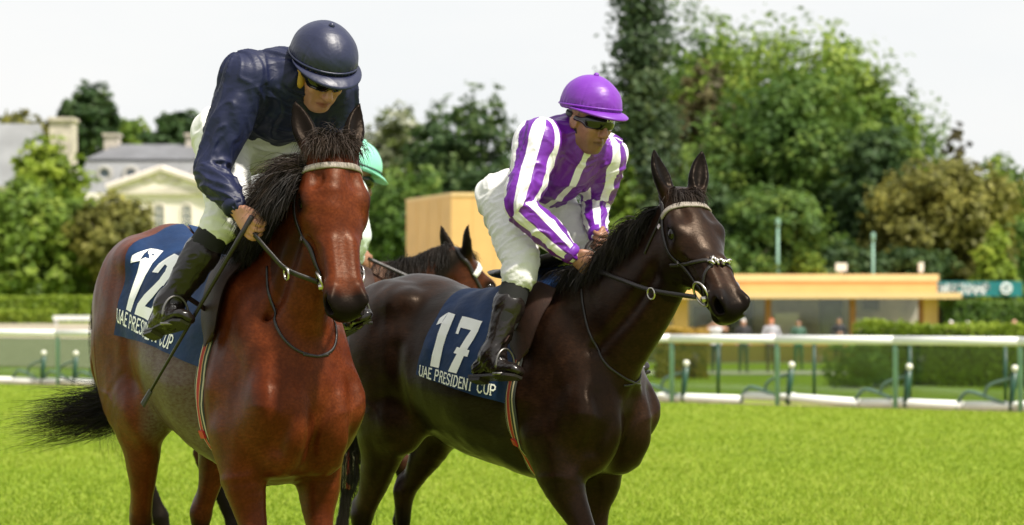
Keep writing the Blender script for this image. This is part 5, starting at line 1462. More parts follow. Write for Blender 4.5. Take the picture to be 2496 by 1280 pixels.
    if stripes:
        st = np.zeros(len(V))
        dT, tT, axT, _ = limb_param(V0, [pel, chest, neck])
        rel = V0 - chest; l = rel @ lat; u = rel @ sp; w = rel @ fw
        # trunk: centre band on the front, side seam piping
        trunkst = np.clip(.5 + (.017 - np.abs(l)) * 40, 0, 1) * (w > 0)
        seam = np.clip(.5 + (.012 - np.abs(w + .035)) * 40, 0, 1) * (np.abs(l) > .06) * (u < -.02)
        yoke = np.zeros(len(V))
        trunkst = np.maximum.reduce([trunkst, seam, yoke])
        st = trunkst
        for S, s in (('L', 1), ('R', -1)):
            sh, el, wr = A_('sh' + S), A_('el' + S), A_('wr' + S)
            d, t_, ax, dr = limb_param(V0, [sh, el, wr])
            ref = unit(np.asarray(J.get('stripeRef', fw), float)); u_ = ref - (dr @ ref)[:, None] * dr; u_ /= np.linalg.norm(u_, axis=1)[:, None] + 1e-9
            w_ = np.cross(dr, u_); r = V0 - ax; ph = np.arctan2((r * w_).sum(1), (r * u_).sum(1))
            sleeve = np.cos(ph * 5 + J.get('stripePh' + S, 0.0)) * .5 + .47
            out = (V0 - sh) @ (lat * s); low = np.clip((V0 - sh) @ -sp, 0, .3)
            sm = lambda x, w=.010: np.clip(.5 + x / w, 0, 1)
            arm = np.maximum(sm(out + .012 - .45 * low), sm(t_ - .38, .06) * sm(.105 - d, .02)) * sm(.15 - d, .02)
            ring = sm(out + .038 - .45 * low) * (t_ < .5) * sm(.17 - d, .02)
            st = st * (1 - ring) + .9 * ring
            st = st * (1 - arm) + sleeve * arm
        attrs['stripe'] = np.clip(st, 0, 1)
    link('jacket', mk_mesh('jacket', V, F, attrs=attrs), mats['jacket'], root)
    # cuffs
    for S in 'LR':
        el, wr = A_('el' + S), A_('wr' + S); d = unit(wr - el)
        MB().tube([wr - d * .018, wr - d * .008, wr + d * .006, wr + d * .016], [.040, .0425, .0415, .037], 20).build('cuff', mats['cuff'], root, True)
    # ---------------- breeches
    f = Field(lo, hi, h * 1.15)
    f.chain([pel - sp * .06 - fw * .01, pel + (chest - pel) * .12, pel + (chest - pel) * .34], [(.120, .108), (.138, .112), (.134, .105)], side=lat, k=.04)
    for S, s in (('L', 1), ('R', -1)):
        hp, kn, an = A_('hip' + S), A_('knee' + S), A_('ank' + S); en = kn * .86 + an * .14
        f.ell(hp - fw * .030 - sp * .02, (.092, .092, .092), k=.06)
        f.chain([hp, hp * .5 + kn * .5, kn - unit(kn - hp) * .03, kn + unit(an - kn) * .03, en], [(.100, .104), (.088, .092), (.073, .077), (.069, .071), (.066, .067)], k=.035, n=14)
    V, F = f.mesh(2)
    limbs = [([A_('hipL'), A_('kneeL'), A_('ankL')], fw), ([A_('hipR'), A_('kneeR'), A_('ankR')], fw), ([pel - sp * .1, pel + sp * .2], fw)]
    V = folds(V, F, limbs, .0062, 34, seed + 7, big=.004, bigs=9, slant=1.0); V = lap(V, F, .5)
    link('breeches', mk_mesh('breeches', V, F), mats['breeches'], root)
    # ---------------- stockings and boots
    for S in 'LR':
        kn, an, toe, heel = A_('knee' + S), A_('ank' + S), A_('toe' + S), A_('heel' + S)
        f = Field(np.minimum.reduce([kn, an, toe, heel]) - .1, np.maximum.reduce([kn, an, toe, heel]) + .1, .006)
        f.chain([kn * .92 + an * .08, kn * .55 + an * .45, kn * .36 + an * .64], [.056, .0585, .053], k=.01); V, F = f.mesh(2)
        link('stocking', mk_mesh('stocking', V, F), M_SOCK, root)
        f = Field(np.minimum.reduce([kn, an, toe, heel]) - .1, np.maximum.reduce([kn, an, toe, heel]) + .1, .005)
        bt = kn * .56 + an * .44; ft = unit(toe - heel); up = unit(kn - an)
        f.chain([bt, kn * .36 + an * .64, kn * .14 + an * .86, an], [.0605, .055, .046, .044], k=.01, n=10)
        f.chain([bt + up * .004, bt - up * .012], [.0630, .0625], k=.002, n=3)
        f.chain([an, heel + up * .028 + ft * .018], [.043, .034], k=.03)
        f.chain([heel + ft * .03 + up * .022, (heel + toe) / 2 + up * .024, toe - ft * .035 + up * .018, toe - ft * .01 + up * .012], [(.030, .028), (.034, .030), (.040, .024), (.030, .016)], side=np.cross(ft, up), k=.03, n=10)
        f.chain([an - up * .0, (heel + toe) / 2 + up * .02], [.040, .03], k=.035)
        V, F = f.mesh(2); V = folds(V, F, [([kn, an, (heel + toe) / 2], ft)], .0035, 26, seed + 11, big=.003, bigs=12, slant=.9)
        bo = link('boot', mk_mesh('boot', V, F), M_BOOT, root)
        mb = MB(); n_ = np.cross(ft, up)
        outl = [(-.005, .030), (.06, .031), (.13, .036), (.20, .038), (.235, .02), (.238, -.02), (.20, -.038), (.13, -.036), (.06, -.031), (-.005, -.030)]
        L = np.linalg.norm(toe - heel) / .235
        mb.prism([heel + ft * a * L + n_ * b - up * .006 for a, b in outl], (0, 0, 0), -up * .010); mb.prism([heel + ft * a * L + n_ * b * .95 - up * .016 for a, b in [(0, .03), (.06, .03), (.06, -.03), (0, -.03)]], (0, 0, 0), -up * .014)
        mb.build('sole', M_LEATHER, bo)
    # ---------------- helmet with silk cover, peak and button
    f = Field(hd - .30, hd + .30, .005)
    hr = J.get('helm', (.140, .122, .120)); hc = G(-.010, J.get('helmUp', .064))
    f.ell(hc, tuple(x * K for x in hr), FUL, k=0)
    def cut(X, Y, Z):
        g = lambda w: (X - np.float32(hc[0])) * np.float32(w[0]) + (Y - np.float32(hc[1])) * np.float32(w[1]) + (Z - np.float32(hc[2])) * np.float32(w[2])
        return g(Uf) - np.float32(.10) * g(Ff) + np.float32(.026 * K)
    f.func(lambda X, Y, Z: cut(X, Y, Z), hd - .3, hd + .3, k=.012, mode='sub')
    V, F = f.mesh(2)
    # panel seams and gathered silk
    rel = V - hc; ang = np.arctan2(rel @ Lf, rel @ Ff); el_ = (rel @ Uf) / (hr[1] * K)
    seam = np.exp(-(np.sin(ang * 3) / .07) ** 2) * np.clip(1.05 - el_, 0, 1)
    gather = np.sin(ang * 46 + 3 * np.sin(ang * 5)) * np.exp(-((el_ + .08) / .16) ** 2) * .0022
    N = vnormals(V, F); V = V + N * (-.0022 * seam + gather + .0022 * vnoise(V, 16, seed + 3))[:, None]
    hm = link('helmet', mk_mesh('helmet', V, F), mats['helmet'], root)
    # peak: curved crescent
    vs = []; fs = []; nu, nv = 28, 6
    for i in range(nu + 1):
        a = math.radians(-88 + 176 * i / nu)
        for j in range(nv + 1):
            r = j / nv; ext = .050 * K * max(0, math.cos(a)) ** .55 * r
            ex, ey = hr[0] * K * .985, hr[2] * K * .985
            p = hc + Ff * ((ex + ext) * math.cos(a)) + Lf * ((ey + ext * .5) * math.sin(a)) + Uf * (-.026 * K + .10 * hr[0] * K * math.cos(a) - .020 * r * r * K * max(0, math.cos(a)) + .008 * K * (math.sin(a) ** 2) * r)
            vs.append(p)
    for i in range(nu):
        for j in range(nv): fs.append((i * (nv + 1) + j, (i + 1) * (nv + 1) + j, (i + 1) * (nv + 1) + j + 1, i * (nv + 1) + j + 1))
    vs = np.array(vs); fs = np.array(fs); nn = vnormals(vs, fs); m = len(vs)
    rim = [(i * (nv + 1) + nv, (i + 1) * (nv + 1) + nv, (i + 1) * (nv + 1) + nv + m, i * (nv + 1) + nv + m) for i in range(nu)]
    link('peak', mk_mesh('peak', np.vstack([vs, vs - nn * .006]), np.vstack([fs, fs[:, ::-1] + m, np.array(rim)])), mats['helmet'], hm)
    MB().sphere(hc + Uf * hr[1] * K, .012 * K, 10, 6).build('button', mats['helmet'], hm, True)
    # band round the helmet above the peak, and a small bow
    ring = [hc + Ff * (hr[0] * K * 1.004 * math.cos(a)) + Lf * (hr[2] * K * 1.004 * math.sin(a)) + Uf * (-.008 * K + .10 * hr[0] * K * math.cos(a)) for a in np.linspace(-math.pi, math.pi, 49)]
    MB().tube(ring, .0045 * K, 6, cap=False).build('band', mats['band'], hm, True)
    # ---------------- goggles
    f = Field(hd - .22, hd + .22, .0045)
    arc = [(a, G(.008 + .097 * math.cos(math.radians(a)), .004, .079 * math.sin(math.radians(a)))) for a in np.linspace(-100, 100, 15)]
    f.chain([p for _, p in arc], [(.026 if abs(a) < 66 else .012, .012 if abs(a) < 66 else .006) for a, _ in arc], side=Uf, k=.004, n=29)
    e2 = lambda c, r: f.ell(c, tuple(x * K for x in r), FUL, k=.012, mode='sub')
    e2(G(.118, -.026), (.022, .018, .013))
    V, F = f.mesh(2)
    gg = link('goggles', mk_mesh('goggles', V, F), M_LENS, root)
    st = [G(-.012 + .104 * math.cos(math.radians(a)), .012, .081 * math.sin(math.radians(a))) for a in np.linspace(95, 265, 15)]
    MB().tube(st, .010, 8, side=Uf, flat=.3).build('elastic_strap', M_STRAPBLACK, gg, True)
    # chin strap
    cs = [G(-.004, .0, .079), G(.006, -.055, .066), G(.035, -.112, .030), G(.045, -.129, 0), G(.035, -.112, -.030), G(.006, -.055, -.066), G(-.004, .0, -.079)]
    MB().tube(cs, .007, 8, n=30, flat=.35, side=Ff).build('chin_strap', M_STRAPBLACK, hm, True)
    return dict(G=G, Ff=Ff, Uf=Uf, Lf=Lf, chest=chest, sp=sp, lat=lat, fw=fw, hc=hc, hm=hm, gg=gg)

# ------------------------------------------------------------------ the ridden horses
def hit(fr, skin, px, py, off=0.0):
    C = fr.local((0, 0, HC)); d = fr.local(at(px, py, 10.0)) - C
    c, n = skin.ray(C, unit(d), 40.0)
    return None if c is None else c + n * off

def drape(skin, pts, n, off=.012):
    Q = catmull(np.asarray(pts, float), n)
    for i, q in enumerate(Q):
        c, nn = skin.near(q)
        if (q - c) @ nn < off and np.linalg.norm(q - c) < .2: Q[i] = c + nn * off
    Q[1:-1] = (Q[:-2] + 2 * Q[1:-1] + Q[2:]) / 4
    return Q

def guided_hair(guide, n, r0, r1, rng, width=.0035, seg=12, minlen=.55, wob=.03, flat=(1, 1, 1)):
    G_ = catmull(np.asarray(guide, float), seg + 1); t = np.linspace(0, 1, seg + 1)
    off = rng.normal(0, 1, (n, 3)) * np.asarray(flat); off /= np.maximum(1, np.linalg.norm(off, axis=1))[:, None]
    L = rng.uniform(minlen, 1.0, n)
    P = np.zeros((n, seg + 1, 3)); idx = t[None, :] * L[:, None] * seg
    i0 = np.clip(np.floor(idx).astype(int), 0, seg - 1); fr_ = (idx - i0)[..., None]
    P = G_[i0] * (1 - fr_) + G_[i0 + 1] * fr_
    rr = r0 + (r1 - r0) * (t ** .8)[None, :]
    P = P + off[:, None, :] * rr[..., None]
    ph = rng.uniform(0, 6.28, (n, 1, 3)); k = rng.uniform(2, 6, (n, 1, 3))
    P = P + wob * np.sin(ph + k * t[None, :, None]) * (t ** 1.2)[None, :, None]
    rnd = rng.normal(0, 1, (n, 3)); T = np.gradient(P, axis=1); W = np.cross(T, rnd[:, None, :]); W /= np.linalg.norm(W, axis=2)[:, :, None] + 1e-9
    prof = (np.linspace(1, .1, seg + 1) ** .7)[None, :] * width * rng.uniform(.7, 1.4, (n, 1))
    V = np.stack([P + W * prof[..., None] * .5, P - W * prof[..., None] * .5], 2).reshape(-1, 3)
    base = (np.arange(n) * (seg + 1) * 2)[:, None] + np.arange(seg)[None, :] * 2
    F = np.stack([base, base + 1, base + 3, base + 2], -1).reshape(-1, 4)
    return V, F

def crest_points(skin, pose, HF, ts):
    H, A, N, B = HF; nk = np.array(list(pose['neck']) + [H(.02, -.08)]); 
    C = catmull(nk, 200); T = np.gradient(C, axis=0); out = []; nr = []
    for t in ts:
        i = min(199, int(t * 199)); tg = unit(T[i]); up = unit(np.array([0, 0, 1.0]) - tg * tg[2]); up = up if up[0] < .3 else up
        c, n = skin.ray(C[i] + up * .8, -up)
        if c is None: c, n = C[i] + up * .15, up
        out.append(c); nr.append(up)
    return np.array(out), np.array(nr)

M_BAY = coat_material('bay_coat', (.088, .0165, .0046), (.150, .0345, .0098), (.006, .0045, .004), (.105, .080, .058), rough=.36, spec=.15)
M_BROWN = coat_material('dark_brown_coat', (.0100, .0048, .0030), (.034, .0140, .0074), (.004, .0032, .003), (.016, .013, .011), rough=.33, spec=.17)
M_DARKBAY = coat_material('dark_bay_coat', (.045, .012, .005), (.080, .022, .008), (.006, .005, .004), (.05, .04, .03), spec=.18)
M_EYE = simple('horse_eye', (.006, .004, .003), .10, spec=.45)
M_HOOF = simple('hoof_horn', (.05, .04, .032), .5, noise=.3, nscale=40)
M_MANE = hair_material('black_mane', (.006, .005, .0045), (.018, .013, .010))
M_MANE2 = hair_material('dark_brown_mane', (.014, .009, .007), (.045, .030, .022))

def make_horse(fr, pose, label, mat, h, seed, tail, mane, forelock, group='horses with jockeys on the turf'):
    rng = np.random.default_rng(seed)
    root = empty('horse', fr.o, fr.rz, fr.k); tag(root, label, 'horse', group)
    f, V, F, HF = build_body(pose, h); H, A, N, B = HF
    dk, pl = coat_attrs(V, pose, HF, 0)
    link('body', mk_mesh('body', V, F, attrs={'dark': dk, 'pale': pl * pose.get('pale', 1)}), mat, root)
    skin = Skin(V, F)
    for s in (-1, 1):
        MB().sphere(H(.19, -.061, s * .0825), .0265, 28, 18).build('eye', M_EYE, root, True)
    for L in pose['legs'].values(): link('hoof', hoof_mesh(L[3]), M_HOOF, root)
    # mane
    n = mane['n']; ts = rng.uniform(mane.get('t0', .05), .97, n); cp, up = crest_points(skin, pose, HF, np.linspace(0, 1, 60))
    i = np.clip((ts * 59).astype(int), 0, 58); fr_ = (ts * 59 - i)[:, None]
    R_ = cp[i] * (1 - fr_) + cp[i + 1] * fr_ - up[i] * .012; R_ = R_ + rng.normal(0, .010, (n, 3)) * np.array([1, 1, .3])
    cl = vnoise(np.stack([ts * 18, ts * 0, ts * 0], 1), 1.0, seed + 5)[:, None]; cl2 = vnoise(np.stack([ts * 18, ts * 0 + 7, ts * 0], 1), 1.0, seed + 6)[:, None]
    D = np.asarray(mane['dir'], float)[None, :] + up[i] * mane.get('up', .5) + cl * np.array([[.55, .15, .40]]) + cl2 * np.array([[.35, .35, .2]])
    Ln = mane['len'] * (.65 + .5 * rng.random(n)) * (.8 + .35 * np.sin(ts * 3.0))
    Vh, Fh, _ = strands(R_, D, Ln, rng, seg=7, width=.0028, gravity=mane.get('g', 1.6), curl=mane.get('curl', .16), spread=mane.get('spread', .18))
    link('mane', mk_mesh('mane', Vh, Fh, smooth=True), mane.get('mat', M_MANE), root)
    if 'tuft' in mane:      # wind-blown upper mane
        tf = mane['tuft']; n = tf['n']; ts = rng.uniform(tf['t0'], 1.0, n); i = np.clip((ts * 59).astype(int), 0, 58)
        R_ = cp[i] - up[i] * .01 + rng.normal(0, .012, (n, 3)); cl = vnoise(np.stack([ts * 25, ts * 0, ts * 0], 1), 1.0, seed + 9)[:, None]
        D = np.asarray(tf['dir'], float)[None, :] + cl * np.array([[.3, .2, .6]])
        Vh, Fh, _ = strands(R_, D, tf['len'] * (.5 + .6 * rng.random(n)), rng, seg=8, width=.0026, gravity=tf['g'], curl=.16, spread=.16)
        link('mane', mk_mesh('mane', Vh, Fh, smooth=True), M_MANE2, root)
    # forelock
    n = forelock['n']; b = rng.uniform(-.042, .042, n)
    R_ = np.array([skin.near(H(-.02 + .03 * rng.random(), .01, x))[0] for x in b])
    D = (A * forelock['dir'][0] + N * forelock['dir'][1])[None, :] + B[None, :] * (b[:, None] * 9 + rng.normal(0, .2, (n, 1)))
    Vh, Fh, _ = strands(R_, D, forelock['len'] * (.6 + .6 * rng.random(n)), rng, seg=8, width=.0026, gravity=forelock.get('g', 1.2), curl=.22, spread=.22)
    link('forelock', mk_mesh('forelock', Vh, Fh), forelock.get('mat', M_MANE), root)
    # tail
    Vs, Fs, k = [], [], 0
    for g, nn, r0, r1, ml in tail:
        Vh, Fh = guided_hair(g, int(nn * 1.5), r0, r1, rng, minlen=ml, wob=.05, width=.0026); Vs.append(Vh); Fs.append(Fh + k); k += len(Vh)
    link('tail', mk_mesh('tail', np.vstack(Vs), np.vstack(Fs)), M_MANE, root)
    return root, skin, HF

def L2(fr, px, py, d): return fr.ond(px, py, d)

# ---- number 12, bay
tw = wdir(F12, np.array([-1.0, 0, 0]))
dock = np.array([-1.10, 0, 1.46])
tail12 = [([dock, dock + np.array([-.02, .08, -.12]), dock + np.array([-.06, .10, -.36]), F12.ond(262, 1000, 9.62), F12.ond(175, 1022, 9.6), F12.ond(38, 1045, 9.55)], 1500, .024, .068, .55),
          ([dock, dock + np.array([-.02, .08, -.12]), dock + np.array([-.06, .10, -.32]), F12.ond(240, 985, 9.62), F12.ond(150, 985, 9.6), F12.ond(70, 1000, 9.55)], 220, .02, .075, .6)]
horse12, SK12, HF12 = make_horse(F12, pose12, 'bright bay horse with black mane carrying the rider in navy, cloth number 12', M_BAY, .0073, 11, tail12,
    dict(n=6000, dir=(-.30, -.95, .0), len=.21, up=.65, g=2.0, curl=.16, spread=.12, t0=.46, tuft=dict(n=2200, t0=.70, dir=(-.25, -1.0, .35), len=.20, g=1.2)), dict(n=1100, dir=(-.75, .60), len=.11, g=3.0, mat=M_MANE2))
# ---- number 17, dark brown
dock = np.array([-1.10, 0, 1.42])
tail17 = [([dock, dock + np.array([-.10, 0, -.12]), dock + np.array([-.13, 0, -.5]), dock + np.array([-.12, 0, -.95])], 700, .02, .06, .6)]
horse17, SK17, HF17 = make_horse(F17, pose17, 'dark brown horse carrying the rider in purple and white, cloth number 17', M_BROWN, .0073, 23, tail17,
    dict(n=5500, dir=(-.55, -.75, .0), len=.17, up=.30, g=2.2, curl=.24, spread=.12), dict(n=900, dir=(.75, .45), len=.085, g=1.4, mat=M_MANE2))

# ------------------------------------------------------------------ number cloths, saddles and girths
def dress(fr, skin, xr, xf, zl, slope, seed, number, labels, num_x, num_z, num_h, txt_x, txt_z, txt_h, saddle_x, girth_x, toeR, toeL):
    o = empty('saddle_cloth', fr.o, fr.rz, fr.k); tag(o, labels[0], 'saddle cloth')
    c, cs = saddle_cloth(fr, skin, o, xr, xf, zl, slope, seed)
    for side in (-1, 1):
        def mp_(u, v, lift, side=side):
            x = u; z = v + slope * (x - xr)
            p, n = cs.ray((x, side * 1.0, z), (0, -side, 0))
            if p is None: p, n = cs.near((x, side * .3, z))
            n = unit(n); n = n if n[1] * side > 0 else -n
            return p + n * lift
        x = num_x if side < 0 else -num_x
        X0 = num_x
        for k, ch in enumerate(number):
            w = num_h * (.58 if number == '17' else .54)
            for_pl = []
            for pl in NUM[ch]:
                q = []
                for (a, b) in pl:
                    if side < 0: q.append((X0 + k * w + a * num_h * .84, num_z + b * num_h))
                    else: q.append((X0 + 2 * w - k * w - a * num_h * .84, num_z + b * num_h))
                for_pl.append(q)
            print_on('numeral', for_pl, mp_, M_PRINT, o, 4)
        if side < 0:
            x = txt_x
            for ch in 'UAE PRESIDENT CUP':
                if ch != ' ':
                    pol = [[(x + a * txt_h * .78, txt_z + b * txt_h) for a, b in q] for q in letter_quads(ch, .16)]
                    print_on('letter', pol, mp_, M_PRINT, o, 1)
                x += ADV.get(ch, .92) * txt_h * .78
    s = empty('saddle', fr.o, fr.rz, fr.k); tag(s, labels[1], 'saddle')
    saddle(fr, skin, s, cs, saddle_x, zl)
    P, N, W = girth_band(fr, skin, s, girth_x, .072)
    i = len(P) * 62 // 100
    for i in (int(len(P) * .66), ):
        MB().box(P[i] + N[i] * .014, (.036, .028, .008), np.array([unit(W[i]), unit(np.cross(N[i], W[i])), unit(N[i])])).build('buckle', M_RED, s)
    for toe, sd in ((toeR, -1), (toeL, 1)):
        cc, nn = trunk_hit(skin, saddle_x + .03, sd * .62)
        stirrup(s, cc + nn * .03, np.asarray(toe, float), sd)
    return cs

CS12 = dress(F12, SK12, -.66, .17, 1.205, -.20, 3, '12', ('dark blue number 12 cloth on the bay horse', 'small black racing saddle with striped girth on the bay horse'),
      -.615, 1.405, .225, -.645, 1.348, .046, .0, .02, (.09, -.352, 1.375), (.09, .352, 1.375))
CS17 = dress(F17, SK17, -.43, .20, 1.115, -.17, 4, '17', ('dark blue number 17 cloth on the dark brown horse', 'small brown racing saddle with striped girth on the dark brown horse'),
      -.385, 1.248, .215, -.415, 1.198, .040, .05, .085, (.16, -.350, 1.250), (.16, .350, 1.250))

# ------------------------------------------------------------------ bridles
def bridle(fr, skin, HF, label, handR, handL, bitR, noseband, seedn):
    H, A, N, B = HF
    o = empty('bridle', fr.o, fr.rz, fr.k); tag(o, label, 'bridle')
    J_ = (.075, -.085)
    strap('browband', skin, [H(.078, -.085, -.088), H(.075, -.03, -.085), H(.080, .01, -.05), H(.088, .02, 0), H(.080, .01, .05), H(.075, -.03, .085), H(.078, -.085, .088)], .024, .006, M_GREYWEB, o, 40, .0015, 3)
    strap('headpiece', skin, [H(.078, -.085, -.088), H(.03, -.055, -.08), H(-.035, -.045, -.055), H(-.045, -.04, 0), H(-.035, -.045, .055), H(.03, -.055, .08), H(.078, -.085, .088)], .022, .005, M_LEATHER, o, 36)
    strap('throat_lash', skin, [H(.060, -.085, -.088), H(.09, -.17, -.08), H(.11, -.25, -.07), H(.12, -.30, 0), H(.11, -.25, .07), H(.09, -.17, .08), H(.060, -.085, .088)], .012, .004, M_LEATHER, o, 44)
    bits = {}
    for s, nm in ((-1, 'R'), (1, 'L')):
        strap('cheekpiece', skin, [H(.078, -.085, s * .088), H(.16, -.118, s * .09), H(.27, -.128, s * .08), H(.38, -.122, s * .06), H(.455, -.115, s * .05)], .017, .005, M_LEATHER, o, 30)
        c0, n0 = skin.near(H(.475, -.112, s * .06))
        for aa in (.10, .30):
            c1, n1 = skin.near(H(aa, -.105 - .08 * aa, s * .09)); MB().box(c1 + n1 * .007, (.014, .018, .005), np.array([A, np.cross(n1, A), n1])).build('buckle', M_STEEL, o)
        c = c0 + n0 * .010; bits[nm] = c
        ax = unit(n0 + .25 * A)
        MB().ring(c, ax, bitR, .0048, 36, 8, up=A).build('bit_ring', M_STEEL, o, True)
        MB().tube([c0 + A * bitR * .55 - n0 * .01, c + A * bitR * .55 + n0 * .008], .011, 10).build('bit_mouthpiece', M_STEEL, o, True)
        hd = np.asarray(handR if s < 0 else handL, float)
        far = c - A * bitR * .3 - N * bitR * .7
        mid1 = far * .65 + hd * .35; mid2 = far * .35 + hd * .65
        Q = drape(skin, [far, mid1 + np.array([0, s * .03, -.015]), mid2 + np.array([0, s * .02, -.01]), hd], 34, .010)
        mb = MB(); Nn = np.tile([0, s * 1.0, .15], (len(Q), 1)); ribbon(mb, Q, Nn, .018, .005, 0); mb.build('rein', M_LEATHER, o, True)
        q = Q[11]; MB().ring(q + np.array([0, s * .006, -.012]), (0.1, 1, .1), .021, .004, 24, 6).build('rein_ring', M_STEEL, o, True)
    # rein between the hands
    hr, hl = np.asarray(handR, float), np.asarray(handL, float)
    mb = MB(); Q = catmull([hr, hr * .7 + hl * .3 + np.array([-.05, 0, .03]), hr * .3 + hl * .7 + np.array([-.05, 0, .03]), hl], 16)
    ribbon(mb, Q, np.tile([.1, 0, 1], (16, 1)), .018, .005, 0); mb.build('rein', M_LEATHER, o, True)
    if noseband:
        for s in (-1, 1):
            strap('noseband', skin, [H(.26, -.17, s * .075), H(.31, -.12, s * .075), H(.355, -.05, s * .06), H(.395, .0, s * .018)], .015, .005, M_LEATHER, o, 26)
            strap('noseband', skin, [H(.395, .0, s * .018), H(.435, -.05, s * .05), H(.495, -.115, s * .045), H(.515, -.155, s * .03), H(.52, -.175, 0)], .013, .005, M_LEATHER, o, 26)
        mb = MB(); rng = np.random.default_rng(5)
        for k in range(9):
            c, n = skin.near(H(.385 + .02 * rng.random(), .01, -.035 + .07 * k / 8)); u = rng.normal(0, 1, 3)
            mb.tube([c + n * .006 - unit(u) * .016, c + n * .016, c + n * .006 + unit(u) * .016], .0055, 6, n=8)
        mb.build('nose_ornament', M_STEEL, o, True)
    return bits

hands = dict(R12=(.425, -.210, 1.640), L12=(.345, .165, 1.655), R17=(.345, -.075, 1.625), L17=(.255, .10, 1.735))
bridle(F12, SK12, HF12, 'dark leather bridle with grey browband on the bay horse', hands['R12'], hands['L12'], .034, False, 1)
bridle(F17, SK17, HF17, 'dark leather bridle with large bit ring and crossed noseband on the dark brown horse', hands['R17'], hands['L17'], .047, True, 2)
def breastplate(fr, skin, pix, label):
    o = empty('breastplate', fr.o, fr.rz, fr.k); tag(o, label, 'breastplate')
    P = [hit(fr, skin, *p) for p in pix]; P = [p for p in P if p is not None]
    strap('neck_strap', skin, P, .010, .004, M_LEATHER, o, 50, .001, 1)
    P2 = [p * np.array([1, -1, 1]) for p in P]
    strap('neck_strap', skin, P2, .010, .004, M_LEATHER, o, 50, .001, 1)
breastplate(F12, SK12, [(652, 650), (657, 720), (676, 800), (715, 848), (765, 868), (800, 864)], 'thin leather neck strap hanging round the chest of the bay horse')
breastplate(F17, SK17, [(1418, 705), (1424, 760), (1440, 820), (1475, 885), (1520, 920), (1560, 938)], 'thin leather neck strap hanging round the chest of the dark brown horse')

# ------------------------------------------------------------------ the two riders in front
m_navy = satin('navy_satin', (.006, .009, .034), (.011, .015, .052), .48, spec=.3)
m_navyhat = satin('navy_helmet_silk', (.007, .010, .036), (.012, .016, .055), .42, wrinkle=.16)
m_purple = satin('purple_satin', (.105, .008, .235), (.17, .018, .36), .36, stripes=(.80, .78, .80))
m_purplehat = satin('purple_helmet_silk', (.13, .014, .30), (.18, .024, .38), .42, wrinkle=.16)
m_white = cotton('white_breeches', (.74, .74, .72))
skin_fair = skin_mat('fair_skin', (.50, .24, .155), (.22, .06, .045), (.05, .03, .02))
skin_tan = skin_mat('tanned_skin', (.33, .155, .09), (.12, .035, .026), (.02, .014, .010))
def jockey_root(fr, label):
    o = empty('person', fr.o, fr.rz, fr.k); tag(o, label, 'jockey', 'jockeys'); return o

j12 = jockey_root(F12, 'jockey in navy jacket and navy helmet leaning forward, looking down')
J12 = dict(hipR=(-.06, -.11, 2.00), hipL=(-.06, .11, 2.00), kneeR=(.15, -.185, 1.725), kneeL=(.15, .185, 1.725), ankR=(.030, -.350, 1.405), ankL=(.030, .350, 1.405),
    heelR=(-.060, -.375, 1.315), heelL=(-.060, .375, 1.315), toeR=(.165, -.345, 1.355), toeL=(.165, .345, 1.355),
    shR=(.20, -.140, 2.185), shL=(.235, .190, 2.160), elR=(.185, -.260, 1.865), elL=(.10, .27, 1.87), wrR=(.330, -.240, 1.735), wrL=(.265, .20, 1.735), haR=(.400, -.222, 1.668), haL=(.325, .180, 1.675),
    knuR=(.2, 0, 1), knuL=(.2, 0, 1), palmR=(0, 1, -.2), palmL=(0, -1, -.2),
    head=(.315, .090, 2.205), faceF=wdir(F12, np.array([.38, -.68, -.55])), faceU=wdir(F12, np.array([.22, -.42, .80])), hk=.96)
I12 = build_jockey(j12, J12, dict(skin=skin_fair, jacket=m_navy, cuff=m_navy, breeches=m_white, helmet=m_navyhat, band=m_navyhat), seed=3)

j17 = jockey_root(F17, 'jockey in purple and white striped jacket with purple helmet')
J17 = dict(hipR=(-.115, -.11, 1.905), hipL=(-.115, .11, 1.905), kneeR=(.12, -.225, 1.63), kneeL=(.12, .225, 1.63), ankR=(.085, -.345, 1.285), ankL=(.085, .345, 1.285),
    heelR=(.0, -.365, 1.205), heelL=(.0, .365, 1.205), toeR=(.235, -.345, 1.215), toeL=(.235, .345, 1.215),
    shR=(.155, -.175, 2.115), shL=(.185, .175, 2.085), elR=(.175, -.285, 1.860), elL=(.07, .22, 1.885), wrR=(.285, -.12, 1.68), wrL=(.19, .12, 1.76), haR=(.335, -.085, 1.635), haL=(.245, .10, 1.735),
    knuR=(.2, 0, 1), knuL=(.2, 0, 1), palmR=(0, 1, -.2), palmL=(0, -1, -.2),
    head=(.265, 0.0, 2.205), faceF=wdir(F17, np.array([.60, -.72, -.26])), faceU=wdir(F17, np.array([.20, -.22, .95])), hk=.95, stubble=.35)
I17 = build_jockey(j17, J17, dict(skin=skin_tan, jacket=m_purple, cuff=m_purplehat, breeches=m_white, helmet=m_purplehat, band=m_purplehat), stripes=True, seed=8)

Gj = I12['G']
MB().sphere(Gj(.006, -.022, -.080), (.026, .020, .038), 14, 10).build('ear_pad', simple('yellow_foam', (.50, .29, .04), .7), j12, True)
# white letters on the goggle band of the purple rider
Gj = I17['G']; mb = MB(); l0 = -.010
for ch in 'LAB':
    for q in letter_quads(ch, .22, serif=False):
        P = []
        for a, b in q:
            l = l0 + a * .012; P.append(Gj(.008 + .109 * math.sqrt(max(.01, 1 - (l / .092) ** 2)) + .003, .018 + b * .011, l))
        mb.prism(P, (0, 0, 0), I17['Ff'] * .0015)
    l0 += .0125
mb.build('lettering', M_PRINT, I17['gg'])

